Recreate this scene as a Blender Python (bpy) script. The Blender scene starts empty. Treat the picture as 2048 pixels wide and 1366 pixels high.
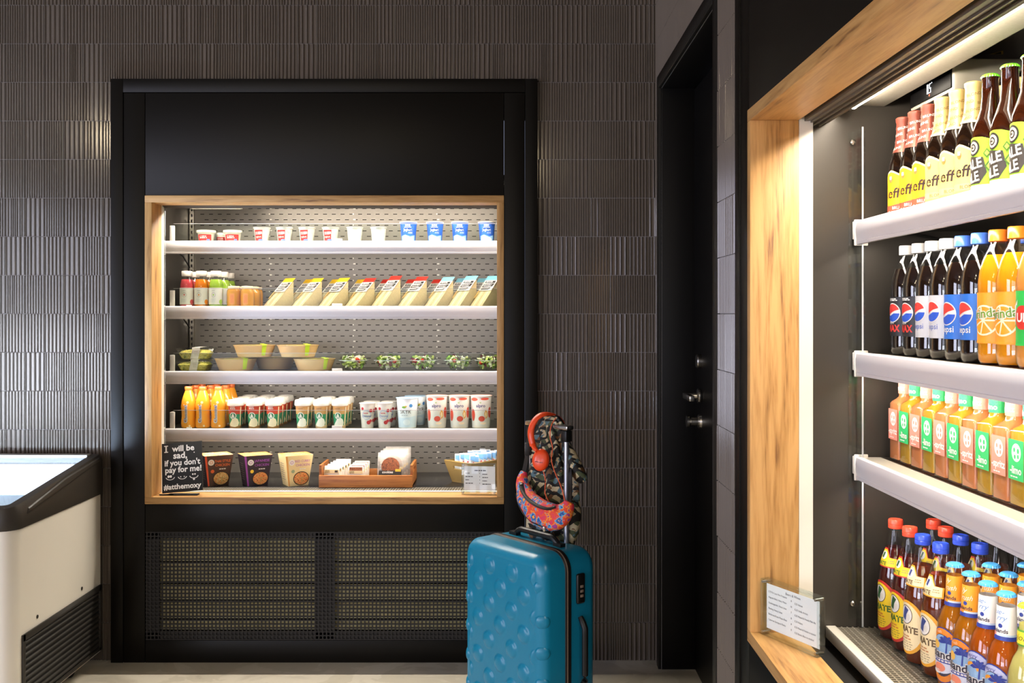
import bpy, bmesh, math, random
from mathutils import Vector, Matrix
from mathutils.geometry import tessellate_polygon
random.seed(7)
PI = math.pi
sc = bpy.context.scene
COL = sc.collection

# ------------------------------------------------------------------ camera
EYE = 1.29                      # eye height above the floor
F = 2000.0                      # focal length in pixels of the 2048 px wide frame
cd = bpy.data.cameras.new('camera')
cam = bpy.data.objects.new('camera', cd)
COL.objects.link(cam)
cam.location = (0, 0, EYE)
cam.rotation_euler = (PI / 2, 0, 0)
cd.sensor_width = 36.0
cd.lens = F / 2048 * 36.0
cd.shift_x = -5 / 2048
cd.shift_y = -55 / 2048
cd.clip_start = 0.05
sc.camera = cam
sc.view_settings.view_transform = 'Standard'
sc.view_settings.look = 'None'
sc.view_settings.gamma = 1.0
sc.view_settings.use_curve_mapping = False
sc.view_settings.exposure = 1.5
sc.cycles.use_denoising = True
sc.cycles.max_bounces = 8
sc.cycles.diffuse_bounces = 4
sc.cycles.glossy_bounces = 4
sc.cycles.transmission_bounces = 6
sc.cycles.transparent_max_bounces = 16
sc.cycles.sample_clamp_indirect = 4.0
sc.cycles.caustics_refractive = False
sc.cycles.caustics_reflective = False

# ------------------------------------------------------------------ world and room lights
LED = 46.0                      # radiance of the chillers' light tubes
WORLD = 0.10
w = bpy.data.worlds.new('daylight'); sc.world = w; w.use_nodes = True
bg = w.node_tree.nodes['Background']
bg.inputs[0].default_value = (0.62, 0.70, 1.0, 1); bg.inputs[1].default_value = WORLD

def area(name, loc, target, sx, sy, power, col):
    l = bpy.data.lights.new(name, 'AREA'); l.shape = 'RECTANGLE'; l.size = sx; l.size_y = sy
    l.energy = power; l.color = col
    o = bpy.data.objects.new(name, l); COL.objects.link(o); o.location = loc
    d = Vector(target) - Vector(loc)
    o.rotation_euler = d.to_track_quat('-Z', 'Y').to_euler()
    return o
def point(name, loc, power, col, r=0.08):
    l = bpy.data.lights.new(name, 'POINT'); l.energy = power; l.color = col; l.shadow_soft_size = r
    o = bpy.data.objects.new(name, l); COL.objects.link(o); o.location = loc
    return o
# daylight through the shop windows on the left and behind the camera
def pane(name, x, y0, y1, z0, z1, L, col, rear=False):
    c = (x, (y0 + y1) / 2, (z0 + z1) / 2) if not rear else ((y0 + y1) / 2, x, (z0 + z1) / 2)
    t = (c[0] + 1, c[1], c[2]) if not rear else (c[0], c[1] + 1, c[2])
    area(name, c, t, y1 - y0 if not rear else y1 - y0, z1 - z0, L * PI * (y1 - y0) * (z1 - z0), col)
for y0, y1 in ((-5.3, -3.75), (-3.6, -2.0)):
    pane('window_daylight_lower', -4.95, y0, y1, 0.12, 1.18, 5.0, (0.86, 0.89, 1.0))
    pane('window_daylight_upper', -4.95, y0, y1, 1.26, 2.45, 1.6, (0.80, 0.82, 1.0))
pane('window_daylight_lower', -4.95, -0.8, 1.2, 0.3, 2.4, 3.8, (0.80, 0.80, 1.0))
pane('window_daylight_rear', -5.95, -4.2, -2.6, 0.4, 2.3, 2.2, (0.78, 0.80, 1.0), True)
pane('window_daylight_rear', -5.95, -1.8, -0.6, 0.4, 2.3, 1.6, (0.80, 0.86, 1.0), True)
# warm ceiling lamps over the lobby behind the camera
for x, y, e in ((-2.6, -3.6, 9), (-1.2, -4.2, 9), (0.1, -3.2, 7), (-3.6, -1.4, 9), (-0.6, -1.0, 10), (-2.3, -0.9, 9)):
    point('ceiling_lamp_light', (x, y, 2.85), e, (1.0, 0.80, 0.52), 0.07)

# ------------------------------------------------------------------ colour and materials
def lin(c):
    return c / 12.92 if c <= 0.04045 else ((c + 0.055) / 1.055) ** 2.4
def rgb(h):
    h = h.lstrip('#')
    return tuple(lin(int(h[i:i + 2], 16) / 255) for i in (0, 2, 4)) + (1.0,)
MAT = {}
def P(name, col, rough=0.5, metal=0.0, bump=0.0, scale=60, vary=0.0, trans=0.0, ior=1.45, coat=0.0, spec=0.5, emit=None, es=0.0, alpha=1.0, sss=0.0):
    m = bpy.data.materials.new(name); m.use_nodes = True; MAT[name] = m
    nt = m.node_tree; b = nt.nodes['Principled BSDF']
    c = rgb(col) if isinstance(col, str) else tuple(col) + ((1.0,) if len(col) == 3 else ())
    b.inputs['Base Color'].default_value = c
    b.inputs['Roughness'].default_value = rough
    b.inputs['Metallic'].default_value = metal
    b.inputs['IOR'].default_value = ior
    b.inputs['Transmission Weight'].default_value = trans
    b.inputs['Coat Weight'].default_value = coat
    b.inputs['Coat Roughness'].default_value = 0.06
    b.inputs['Specular IOR Level'].default_value = spec
    b.inputs['Alpha'].default_value = alpha
    if emit:
        b.inputs['Emission Color'].default_value = rgb(emit) if isinstance(emit, str) else tuple(emit) + (1,)
        b.inputs['Emission Strength'].default_value = es
    if vary or bump:
        tc = nt.nodes.new('ShaderNodeTexCoord')
        n = nt.nodes.new('ShaderNodeTexNoise'); n.inputs['Scale'].default_value = scale; n.inputs['Detail'].default_value = 4
        nt.links.new(tc.outputs['Object'], n.inputs['Vector'])
        if vary:
            mx = nt.nodes.new('ShaderNodeMix'); mx.data_type = 'RGBA'
            mx.inputs[6].default_value = tuple(x * (1 - vary) for x in c[:3]) + (1,)
            mx.inputs[7].default_value = tuple(min(1, x * (1 + vary)) for x in c[:3]) + (1,)
            nt.links.new(n.outputs['Fac'], mx.inputs[0]); nt.links.new(mx.outputs[2], b.inputs['Base Color'])
        if bump:
            bp = nt.nodes.new('ShaderNodeBump'); bp.inputs['Strength'].default_value = bump; bp.inputs['Distance'].default_value = 0.002
            nt.links.new(n.outputs['Fac'], bp.inputs['Height']); nt.links.new(bp.outputs['Normal'], b.inputs['Normal'])
    return m
def thin_glass(name, tint='#ffffff', gloss=1.0, rough=0.02):
    """a thin clear sheet: see-through with a fresnel reflection"""
    m = bpy.data.materials.new(name); m.use_nodes = True; MAT[name] = m
    nt = m.node_tree; nt.nodes.clear()
    out = nt.nodes.new('ShaderNodeOutputMaterial'); mix = nt.nodes.new('ShaderNodeMixShader')
    t = nt.nodes.new('ShaderNodeBsdfTransparent'); t.inputs[0].default_value = rgb(tint)
    g = nt.nodes.new('ShaderNodeBsdfGlossy'); g.inputs['Roughness'].default_value = rough
    lw = nt.nodes.new('ShaderNodeLayerWeight'); lw.inputs[0].default_value = 0.5
    pw = nt.nodes.new('ShaderNodeMath'); pw.operation = 'POWER'; pw.inputs[1].default_value = 5.0
    mu = nt.nodes.new('ShaderNodeMath'); mu.operation = 'MULTIPLY_ADD'; mu.inputs[1].default_value = 0.85 * gloss; mu.inputs[2].default_value = 0.04 * gloss
    nt.links.new(lw.outputs['Facing'], pw.inputs[0]); nt.links.new(pw.outputs[0], mu.inputs[0]); nt.links.new(mu.outputs[0], mix.inputs[0])
    nt.links.new(t.outputs[0], mix.inputs[1]); nt.links.new(g.outputs[0], mix.inputs[2]); nt.links.new(mix.outputs[0], out.inputs[0])
    return m
def wood(name, c1, c2, c3, axis='x', rough=0.5, s=1.0):
    """plain sawn board: long fibres along one axis, darker growth lines and knots"""
    m = bpy.data.materials.new(name); m.use_nodes = True; MAT[name] = m
    nt = m.node_tree; b = nt.nodes['Principled BSDF']; b.inputs['Roughness'].default_value = rough
    tc = nt.nodes.new('ShaderNodeTexCoord'); mp = nt.nodes.new('ShaderNodeMapping')
    sc_ = {'x': (1.6, 22, 22), 'y': (22, 1.6, 22), 'z': (22, 22, 1.6)}[axis]
    mp.inputs['Scale'].default_value = tuple(v * s for v in sc_)
    nt.links.new(tc.outputs['Object'], mp.inputs['Vector'])
    n1 = nt.nodes.new('ShaderNodeTexNoise'); n1.inputs['Scale'].default_value = 1.3; n1.inputs['Detail'].default_value = 6; n1.inputs['Distortion'].default_value = 1.8
    n2 = nt.nodes.new('ShaderNodeTexNoise'); n2.inputs['Scale'].default_value = 9; n2.inputs['Detail'].default_value = 5
    nt.links.new(mp.outputs[0], n1.inputs['Vector']); nt.links.new(mp.outputs[0], n2.inputs['Vector'])
    r = nt.nodes.new('ShaderNodeValToRGB'); e = r.color_ramp.elements
    e[0].position = 0.335; e[0].color = rgb(c3); e[1].position = 0.60; e[1].color = rgb(c1)
    k = r.color_ramp.elements.new(0.44); k.color = rgb(c2)
    ad = nt.nodes.new('ShaderNodeMath'); ad.operation = 'MULTIPLY_ADD'; ad.inputs[1].default_value = 0.35
    nt.links.new(n2.outputs['Fac'], ad.inputs[0])
    mu = nt.nodes.new('ShaderNodeMath'); mu.operation = 'MULTIPLY'; mu.inputs[1].default_value = 0.70
    nt.links.new(n1.outputs['Fac'], mu.inputs[0]); nt.links.new(mu.outputs[0], ad.inputs[2])
    nt.links.new(ad.outputs[0], r.inputs[0]); nt.links.new(r.outputs[0], b.inputs['Base Color'])
    bp = nt.nodes.new('ShaderNodeBump'); bp.inputs['Strength'].default_value = 0.15; bp.inputs['Distance'].default_value = 0.001
    nt.links.new(n2.outputs['Fac'], bp.inputs['Height']); nt.links.new(bp.outputs['Normal'], b.inputs['Normal'])
    return m
def speckle(name, cols, scale, rough=0.6, spread=0.06, detail=2, distort=0.5, kind='noise'):
    """irregular patches of several colours (prints, food, concrete)"""
    m = bpy.data.materials.new(name); m.use_nodes = True; MAT[name] = m
    nt = m.node_tree; b = nt.nodes['Principled BSDF']; b.inputs['Roughness'].default_value = rough
    tc = nt.nodes.new('ShaderNodeTexCoord')
    if kind == 'noise':
        n = nt.nodes.new('ShaderNodeTexNoise'); n.inputs['Scale'].default_value = scale; n.inputs['Detail'].default_value = detail; n.inputs['Distortion'].default_value = distort
        src = n.outputs['Fac']; lo, hi = 0.28, 0.72
    else:
        n = nt.nodes.new('ShaderNodeTexVoronoi'); n.inputs['Scale'].default_value = scale
        sp = nt.nodes.new('ShaderNodeSeparateColor'); nt.links.new(n.outputs['Color'], sp.inputs[0]); src = sp.outputs[0]; lo, hi = 0.0, 1.0
    nt.links.new(tc.outputs['Object'], n.inputs['Vector'])
    r = nt.nodes.new('ShaderNodeValToRGB'); r.color_ramp.interpolation = 'LINEAR' if spread > 0 else 'CONSTANT'
    e = r.color_ramp.elements
    while len(e) > 1: e.remove(e[-1])
    for i, c in enumerate(cols):
        p = lo + (hi - lo) * i / len(cols)
        if i == 0: e[0].position = 0; e[0].color = rgb(c)
        else:
            k = e.new(p + spread * (hi - lo) / len(cols)); k.color = rgb(c)
            if spread > 0 and spread < 1:
                k0 = e.new(max(0.001, p - spread * (hi - lo) / len(cols))); k0.color = rgb(cols[i - 1])
    nt.links.new(src, r.inputs[0]); nt.links.new(r.outputs[0], b.inputs['Base Color'])
    return m
def emit(name, col, strength):
    m = bpy.data.materials.new(name); m.use_nodes = True; MAT[name] = m
    nt = m.node_tree; nt.nodes.clear(); out = nt.nodes.new('ShaderNodeOutputMaterial')
    e = nt.nodes.new('ShaderNodeEmission'); e.inputs[0].default_value = rgb(col); e.inputs[1].default_value = strength
    nt.links.new(e.outputs[0], out.inputs[0]); return m

# inks, papers and plastics are made on demand from their hex colour
def ink(h):
    k = 'paint_' + h.lstrip('#')
    if k not in MAT: P(k, h, 0.45)
    return k
def gloss(h):
    k = 'plastic_' + h.lstrip('#')
    if k not in MAT: P(k, h, 0.22)
    return k

# ------------------------------------------------------------------ mesh builder
def subdivide_tris(tris, maxlen):
    out = []; st = list(tris)
    while st:
        t = st.pop()
        L = [((t[i][0] - t[(i + 1) % 3][0]) ** 2 + (t[i][1] - t[(i + 1) % 3][1]) ** 2, i) for i in range(3)]
        l, i = max(L)
        if l <= maxlen * maxlen: out.append(t); continue
        a, b_, c = t[i], t[(i + 1) % 3], t[(i + 2) % 3]
        mid = ((a[0] + b_[0]) / 2, (a[1] + b_[1]) / 2)
        st.append((a, mid, c)); st.append((mid, b_, c))
    return out
TEXT = {}
def text2d(s, bold=0.0, shear=0.0, width=None):
    """outline letters as flat triangles; cap height 1, centred at (0,0)"""
    key = (s, bold, shear)
    if key not in TEXT:
        cu = bpy.data.curves.new('lettering', 'FONT'); cu.body = s; cu.size = 1.0; cu.resolution_u = 2
        cu.offset = bold; cu.shear = shear; cu.align_x = 'CENTER'
        o = bpy.data.objects.new('lettering', cu); COL.objects.link(o)
        me = bpy.data.meshes.new_from_object(o.evaluated_get(bpy.context.evaluated_depsgraph_get()))
        me.calc_loop_triangles()
        vs = [(v.co.x, v.co.y) for v in me.vertices]
        tr = [tuple(t.vertices) for t in me.loop_triangles]
        bpy.data.objects.remove(o); bpy.data.curves.remove(cu); bpy.data.meshes.remove(me)
        if vs:
            x0 = min(v[0] for v in vs); x1 = max(v[0] for v in vs); y0 = min(v[1] for v in vs); y1 = max(v[1] for v in vs)
        else: x0 = y0 = 0; x1 = y1 = 1
        ym = (y0 + y1) / 2; xm = (x0 + x1) / 2
        TEXT[key] = ([(x - xm, y - ym) for x, y in vs], tr, x1 - x0, y1 - y0)
    return TEXT[key]
def circle2(cx, cy, rx, ry=None, n=24, a0=0, a1=2 * PI):
    ry = rx if ry is None else ry
    full = abs(a1 - a0 - 2 * PI) < 1e-6
    k = n if full else n + 1
    return [(cx + rx * math.cos(a0 + (a1 - a0) * i / n), cy + ry * math.sin(a0 + (a1 - a0) * i / n)) for i in range(k)]
def rect2(x0, x1, y0, y1):
    return [(x0, y0), (x1, y0), (x1, y1), (x0, y1)]
class MB:
    def __init__(s): s.v = []; s.f = []; s.m = []; s.mats = []
    def mi(s, name):
        if name not in s.mats: s.mats.append(name)
        return s.mats.index(name)
    def add(s, vs, fs, mat, M=None):
        b = len(s.v); i = s.mi(mat)
        for q in vs:
            s.v.append(tuple(M @ Vector(q)) if M is not None else tuple(q))
        for f in fs:
            s.f.append(tuple(b + k for k in f)); s.m.append(i)
        return s
    def box(s, x0, x1, y0, y1, z0, z1, mat, M=None):
        vs = [(x0, y0, z0), (x1, y0, z0), (x1, y1, z0), (x0, y1, z0), (x0, y0, z1), (x1, y0, z1), (x1, y1, z1), (x0, y1, z1)]
        return s.add(vs, [(0, 3, 2, 1), (4, 5, 6, 7), (0, 1, 5, 4), (1, 2, 6, 5), (2, 3, 7, 6), (3, 0, 4, 7)], mat, M)
    def loft(s, rings, mat, cap=True, M=None, closed=True):
        n = len(rings[0]); vs = [p for r in rings for p in r]; fs = []
        for k in range(len(rings) - 1):
            for i in range(n if closed else n - 1):
                j = (i + 1) % n
                fs.append((k * n + i, k * n + j, (k + 1) * n + j, (k + 1) * n + i))
        if cap:
            fs.append(tuple(range(n - 1, -1, -1))); fs.append(tuple((len(rings) - 1) * n + i for i in range(n)))
        return s.add(vs, fs, mat, M)
    def lathe(s, prof, mat, seg=28, M=None, cap0=True, cap1=True):
        """prof: list of (r, z); mat: one name or one per profile step"""
        rings = [[(r * math.cos(2 * PI * i / seg), r * math.sin(2 * PI * i / seg), z) for i in range(seg)] for r, z in prof]
        if isinstance(mat, str):
            s.loft(rings, mat, False, M)
        else:
            for k in range(len(prof) - 1): s.loft(rings[k:k + 2], mat[k], False, M)
        m0 = mat if isinstance(mat, str) else mat[0]; m1 = mat if isinstance(mat, str) else mat[-1]
        if cap0 and prof[0][0] > 1e-6: s.add(rings[0], [tuple(range(seg - 1, -1, -1))], m0, M)
        if cap1 and prof[-1][0] > 1e-6: s.add(rings[-1], [tuple(range(seg))], m1, M)
        return s
    def tube(s, pts, r, mat, seg=8, M=None, flat=1.0):
        pts = [Vector(p) for p in pts]; rings = []; up = Vector((0, 0, 1))
        for k, p in enumerate(pts):
            t = (pts[min(k + 1, len(pts) - 1)] - pts[max(k - 1, 0)]).normalized()
            a = t.cross(up)
            if a.length < 1e-3: a = t.cross(Vector((1, 0, 0)))
            a.normalize(); b = a.cross(t).normalized()
            rr = r[k] if isinstance(r, (list, tuple)) else r
            rings.append([tuple(p + a * (rr * math.cos(2 * PI * i / seg)) + b * (rr * flat * math.sin(2 * PI * i / seg))) for i in range(seg)])
        return s.loft(rings, mat, True, M)
    def prism(s, poly, z0, z1, mat, M=None):
        return s.loft([[(x, y, z0) for x, y in poly], [(x, y, z1) for x, y in poly]], mat, True, M)
    def patch(s, poly, fn, mat, maxlen=0.006, M=None):
        tr = tessellate_polygon([[Vector((x, y, 0)) for x, y in poly]])
        tris = [tuple(poly[i] for i in t) for t in tr]
        vs = []; fs = []; idx = {}
        for t in subdivide_tris(tris, maxlen):
            # keep the winding so that the face looks outwards
            ar = (t[1][0] - t[0][0]) * (t[2][1] - t[0][1]) - (t[2][0] - t[0][0]) * (t[1][1] - t[0][1])
            if ar < 0: t = (t[0], t[2], t[1])
            f = []
            for p in t:
                q = (round(p[0], 6), round(p[1], 6))
                if q not in idx: idx[q] = len(vs); vs.append(fn(*p))
                f.append(idx[q])
            if len(set(f)) == 3: fs.append(tuple(f))
        return s.add(vs, fs, mat, M)
    def text(s, str_, cx, cy, h, fn, mat, rot=0.0, bold=0.0, shear=0.0, maxw=None, M=None, sx=1.0):
        vs, tr, W, H = text2d(str_, bold, shear)
        k = h / 0.72; kx = k * sx
        if maxw and W * kx > maxw: kx = maxw / W
        ca, sa = math.cos(rot), math.sin(rot)
        pv = [fn(cx + (x * kx) * ca - (y * k) * sa, cy + (x * kx) * sa + (y * k) * ca) for x, y in vs]
        return s.add(pv, tr, mat, M)
    def build(s, name, parent=None, smooth=0.6, bevel=0.0, seg=2, loc=None):
        me = bpy.data.meshes.new(name); me.from_pydata(s.v, [], s.f)
        for n in s.mats: me.materials.append(MAT[n])
        me.polygons.foreach_set('material_index', s.m)
        if bevel:
            bm = bmesh.new(); bm.from_mesh(me)
            bmesh.ops.remove_doubles(bm, verts=bm.verts, dist=1e-6)
            ed = [e for e in bm.edges if len(e.link_faces) == 2 and e.calc_face_angle(0) > 0.5]
            bmesh.ops.bevel(bm, geom=ed, offset=bevel, segments=seg, profile=0.5, affect='EDGES', clamp_overlap=True)
            bm.to_mesh(me); bm.free()
        me.update()
        if smooth:
            me.shade_smooth(); me.set_sharp_from_angle(angle=smooth)
        o = bpy.data.objects.new(name, me); COL.objects.link(o)
        if parent is not None: o.parent = parent
        if loc is not None: o.location = loc
        return o
def cyl_map(R, z0=0.0, off=0.0, a0=0.0):
    """label coordinates (arc length u, height v) onto a round body whose front faces -y; R is a radius or radius(v)"""
    def fn(u, v):
        r = (R(z0 + v) if callable(R) else R) + off
        rr = R(z0 + v) if callable(R) else R
        a = u / rr + a0
        return (r * math.sin(a), -r * math.cos(a), z0 + v)
    return fn
def flat_map(O, U, V, off=0.0):
    O, U, V = Vector(O), Vector(U).normalized(), Vector(V).normalized(); N = U.cross(V)
    return lambda u, v: tuple(O + U * u + V * v + N * off)
def prof_r(prof):
    """radius as a function of height from a (r,z) profile"""
    def fn(z):
        for (r0, z0), (r1, z1) in zip(prof, prof[1:]):
            if z0 <= z <= z1 and z1 > z0: return r0 + (r1 - r0) * (z - z0) / (z1 - z0)
        return prof[-1][0] if z > prof[-1][1] else prof[0][0]
    return fn
def thing(name, label, cat, loc=(0, 0, 0), rz=0.0, group=None):
    o = bpy.data.objects.new(name, None); COL.objects.link(o); o.empty_display_size = 0.03
    o.location = loc; o.rotation_euler = (0, 0, rz); o['label'] = label; o['category'] = cat
    if group: o['group'] = group
    return o
def tag(o, label, cat, group=None):
    o['label'] = label; o['category'] = cat
    if group: o['group'] = group
    return o
def structure(o):
    o['kind'] = 'structure'; return o
def children(o):
    return KIDS.get(o.name, [])
KIDS = {}
def remember(root):
    """note a prototype's children once, so that copying needs no search through the scene"""
    ks = [c for c in COL.objects if c.parent == root]
    KIDS[root.name] = ks
    for k in ks: KIDS[k.name] = [c for c in COL.objects if c.parent == k]
USED = set()
def place(proto, loc, rz=0.0, label=None, group=None, scale=None):
    """put the prototype itself at its first place, then copies with copies of its parts"""
    if proto.name not in KIDS: remember(proto)
    if proto.name not in USED:
        USED.add(proto.name); r = proto
    else:
        r = proto.copy(); COL.objects.link(r)
        for ch in KIDS[proto.name]:
            c = ch.copy(); COL.objects.link(c); c.parent = r
            for g in KIDS.get(ch.name, []):
                d = g.copy(); COL.objects.link(d); d.parent = c
    r.location = loc; r.rotation_euler = (0, 0, rz)
    if scale: r.scale = scale
    if label: r['label'] = label
    if group: r['group'] = group
    return r
def W(px, py, Y):
    """world point at distance Y seen at a pixel of the 2048 x 1366 photograph"""
    return Vector(((px - 1029) * Y / F, Y, EYE - (py - 628) * Y / F))
def WX(px, Y): return (px - 1029) * Y / F
ORD = ['first', 'second', 'third', 'fourth', 'fifth', 'sixth', 'seventh', 'eighth', 'ninth', 'tenth', 'eleventh', 'twelfth']

# ------------------------------------------------------------------ materials of the place
P('black_steel', '#100d09', 0.40, 0.0, vary=0.12, scale=3, spec=0.18)
P('black_frame', '#1c1a17', 0.40, spec=0.25)
P('door_black', '#0a0807', 0.45, vary=0.1, scale=4, spec=0.2)
P('cavity_steel', '#3f3b36', 0.36, 0.35, vary=0.08, scale=8)
P('rear_steel', '#7d7871', 0.40, 0.25, vary=0.05, scale=10)
P('slot_dark', '#0e0c0a', 0.8)
P('rail_white', '#d0ccce', 0.32, vary=0.02, scale=30)
P('strip_white', '#cdc8bc', 0.35, vary=0.02, scale=30)
P('white_plastic', '#dad7d0', 0.35, vary=0.02, scale=40)
P('brushed_metal', '#b9b4ab', 0.25, 1.0, vary=0.06, scale=50)
P('deck_steel', '#45464a', 0.22, 0.6, vary=0.06, scale=20)
P('grille_metal', '#a39c8e', 0.35, 0.5)
P('louvre_brass', '#cfc48f', 0.5, 0.0, vary=0.25, scale=14)
P('grille_black', '#16110d', 0.6)
P('cassette_grey', '#5f564b', 0.4, 0.3)
P('cable_black', '#15130f', 0.5)
P('display_black', '#060607', 0.4, spec=0.05)
P('display_case', '#8f8b80', 0.5, vary=0.04, scale=30)
P('outlet_grey', '#7d786e', 0.55, vary=0.2, scale=220)
emit('digit_white', '#e8f2ff', 5.0)
emit('digit_red', '#ff4a32', 3.0)
emit('tube_glow', '#fff1dd', LED * 0.62)
emit('shelf_led', '#fff3e2', LED * 0.42)
thin_glass('acrylic', '#fbfdfc', 0.8)
thin_glass('riser_glass', '#f9fdfb', 0.14)
P('acrylic_edge', '#e3e6ea', 0.25, 0.0, trans=0.5)
wood('oak_x', '#bd9158', '#a67a44', '#704b27', 'x', 0.5)
wood('oak_y', '#bd9158', '#a67a44', '#704b27', 'y', 0.5)
wood('oak_z', '#bd9158', '#a67a44', '#704b27', 'z', 0.5)
P('tile_glaze', '#5f554c', 0.13, 0.0, vary=0.16, scale=2.2, coat=0.0, spec=0.75)
P('grout', '#89837f', 0.8, vary=0.08, scale=30)
speckle('concrete', ['#aaa391', '#bdb5a3', '#c9c1b0', '#b5ad9c'], 5.0, 0.55, 0.9, 8, 0.8)
P('plaster', '#6d675f', 0.9, vary=0.05, scale=3)
P('ceiling_paint', '#4d4a47', 0.9, vary=0.05, scale=3)
P('window_frame_dark', '#2c2b2a', 0.5)
thin_glass('window_glass', '#eef3f5', 1.0)

# ------------------------------------------------------------------ room shell
YB, XR = 3.73, 0.5324           # planes of the back wall and the right wall
YF = YB - 0.03                  # face of the chiller set in the back wall
XF = XR - 0.0274                # face of the chiller set in the right wall
m = MB(); m.box(-5.1, 1.4, -6.1, 4.6, -0.12, 0.0, 'concrete'); structure(m.build('floor', smooth=0))
m = MB(); m.box(-5.1, 1.4, -6.1, 4.6, 3.0, 3.1, 'ceiling_paint'); structure(m.build('ceiling', smooth=0))

def rib_tiles(m, u_edges, z_edges, P3, skip):
    """glazed tiles with upright ribs of several widths; P3(u, n, z) gives the world point"""
    g = 0.0012; rng = random.Random(11)
    for zi in range(len(z_edges) - 1):
        za, zb = z_edges[zi] + g, z_edges[zi + 1] - g
        for ui in range(len(u_edges) - 1):
            ua, ub = u_edges[ui] + g, u_edges[ui + 1] - g
            nrib = rng.choice([4, 5, 5, 6, 6, 7, 8, 8])
            odd = rng.random() < 0.18
            if ub - ua < 0.006 or skip((ua + ub) / 2, (za + zb) / 2): continue
            full = 0.0727 - 2 * g
            prof = []
            ks = [rng.uniform(0.6, 1.5) for _ in range(nrib)] if odd else [1.0] * nrib
            tot = sum(ks); x = ua; amp = 0.0042 + 0.0004 * (8 - nrib)
            for k in ks:
                wd = full * k / tot
                for t in (0.0, 0.06, 0.14, 0.25, 0.36, 0.44, 0.5):
                    rt = max(0.0, 1 - abs(t - 0.25) / 0.25); prof.append((x + wd * t, 0.0035 + amp * math.sin(PI / 2 * rt) ** 0.8))
                x += wd
            prof.append((x, 0.0035))
            prof = [q for q in prof if q[0] <= ub + 1e-6]
            if len(prof) < 2: continue
            n = len(prof); mid = (za + zb) / 2
            vs = [P3(u, h, z) for z in (za, zb) for u, h in prof] + [P3(u, 0, z) for z in (za, zb) for u, h in (prof[0], prof[-1])]
            fs = [(i, i + 1, n + i + 1, n + i) for i in range(n - 1)]
            fs.append(tuple(range(n - 1, -1, -1)) + (2 * n, 2 * n + 1)); fs.append(tuple(n + i for i in range(n)) + (2 * n + 3, 2 * n + 2))
            fs.append((0, n, 2 * n + 2, 2 * n)); fs.append((n - 1, 2 * n + 1, 2 * n + 3, 2 * n - 1))
            m.add(vs, fs, 'tile_glaze')
Z0, DZ = 2.2967, 0.14374
zed = sorted([Z0 - DZ * k for k in range(-5, 17) if 0.0 < Z0 - DZ * k < 3.0] + [0.0])
ued = sorted([0.4991 - 0.0727 * k for k in range(0, 76)] + [XR - 0.001])
m = MB()
m.box(-5.0, -1.45, YB, YB + 0.12, 0, 3.0, 'grout'); m.box(0.04, XR + 0.12, YB, YB + 0.12, 0, 3.0, 'grout'); m.box(-1.45, 0.04, YB, YB + 0.12, 2.12, 3.0, 'grout')
rib_tiles(m, ued, zed, lambda u, n, z: (u, YB - n, z), lambda u, z: -1.45 < u < 0.04 and z < 2.08)
structure(m.build('wall_back', smooth=0.9))
DY0, DY1, DZT = 2.64, 3.63, 2.11
m = MB()
m.box(XR, XR + 0.12, DY1, YB, 0, 3.0, 'grout'); m.box(XR, XR + 0.12, 2.24, DY0, 0, 3.0, 'grout'); m.box(XR, XR + 0.12, DY0, DY1, DZT, 3.0, 'grout')
m.box(XR, XR + 0.12, 0.74, 2.24, 2.12, 3.0, 'grout'); m.box(XR, XR + 0.12, -6.0, 0.74, 0, 3.0, 'grout')
ued2 = sorted([YB - 0.001 - 0.0727 * k for k in range(0, 22)])
rib_tiles(m, ued2, zed, lambda u, n, z: (XR - n, u, z), lambda u, z: (DY0 + 0.01 < u < DY1 - 0.01 and z < DZT - 0.02) or u < 2.16)
structure(m.build('wall_right', smooth=0.9))
# far side of the lobby, behind the camera and to the left, with shop windows
m = MB()
for a, b in ((-6.0, -5.35), (-3.72, -3.63), (-1.95, -0.85), (1.25, YB)): m.box(-5.1, -5.0, a, b, 0, 3.0, 'plaster')
for a, b in ((-5.35, -3.72), (-3.63, -1.95), (-0.85, 1.25)): m.box(-5.1, -5.0, a, b, 0, 0.1, 'plaster'); m.box(-5.1, -5.0, a, b, 2.5, 3.0, 'plaster')
structure(m.build('wall_left', smooth=0))
m = MB()
for a, b in ((-5.1, -4.25), (-2.55, -1.85), (-0.55, 1.4)): m.box(a, b, -6.1, -6.0, 0, 3.0, 'plaster')
for a, b in ((-4.25, -2.55), (-1.85, -0.55)): m.box(a, b, -6.1, -6.0, 0, 0.35, 'plaster'); m.box(a, b, -6.1, -6.0, 2.35, 3.0, 'plaster')
structure(m.build('wall_rear', smooth=0))

# ------------------------------------------------------------------ black door in the right wall
d = bpy.data.objects.new('door_1', None); COL.objects.link(d); structure(d); d.location = (XR, DY0, 0)
XD = 0.652
m = MB()
m.box(XR - 0.010, XR + 0.002, DY0 - 0.05, DY0, 0, DZT + 0.048, 'black_frame'); m.box(XR - 0.010, XR + 0.002, DY1, DY1 + 0.045, 0, DZT + 0.048, 'black_frame')
m.box(XR - 0.010, XR + 0.002, DY0, DY1, DZT, DZT + 0.048, 'black_frame')
m.box(XR + 0.002, XD + 0.04, DY1 - 0.002, DY1 + 0.03, 0, DZT, 'door_black'); m.box(XR + 0.002, XD + 0.04, DY0 - 0.03, DY0 + 0.002, 0, DZT, 'door_black')
m.box(XR + 0.002, XD + 0.04, DY0, DY1, DZT - 0.002, DZT + 0.03, 'door_black')
inv = Matrix.Translation((-XR, -DY0, 0))
def local(m): m.v = [tuple(inv @ Vector(v)) for v in m.v]; return m
local(m).build('door_frame', d, bevel=0.0015)
m = MB(); m.box(XD, XD + 0.04, DY0 + 0.006, DY1 - 0.006, 0.006, DZT - 0.006, 'door_black'); local(m).build('door_leaf', d, bevel=0.002)
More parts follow.
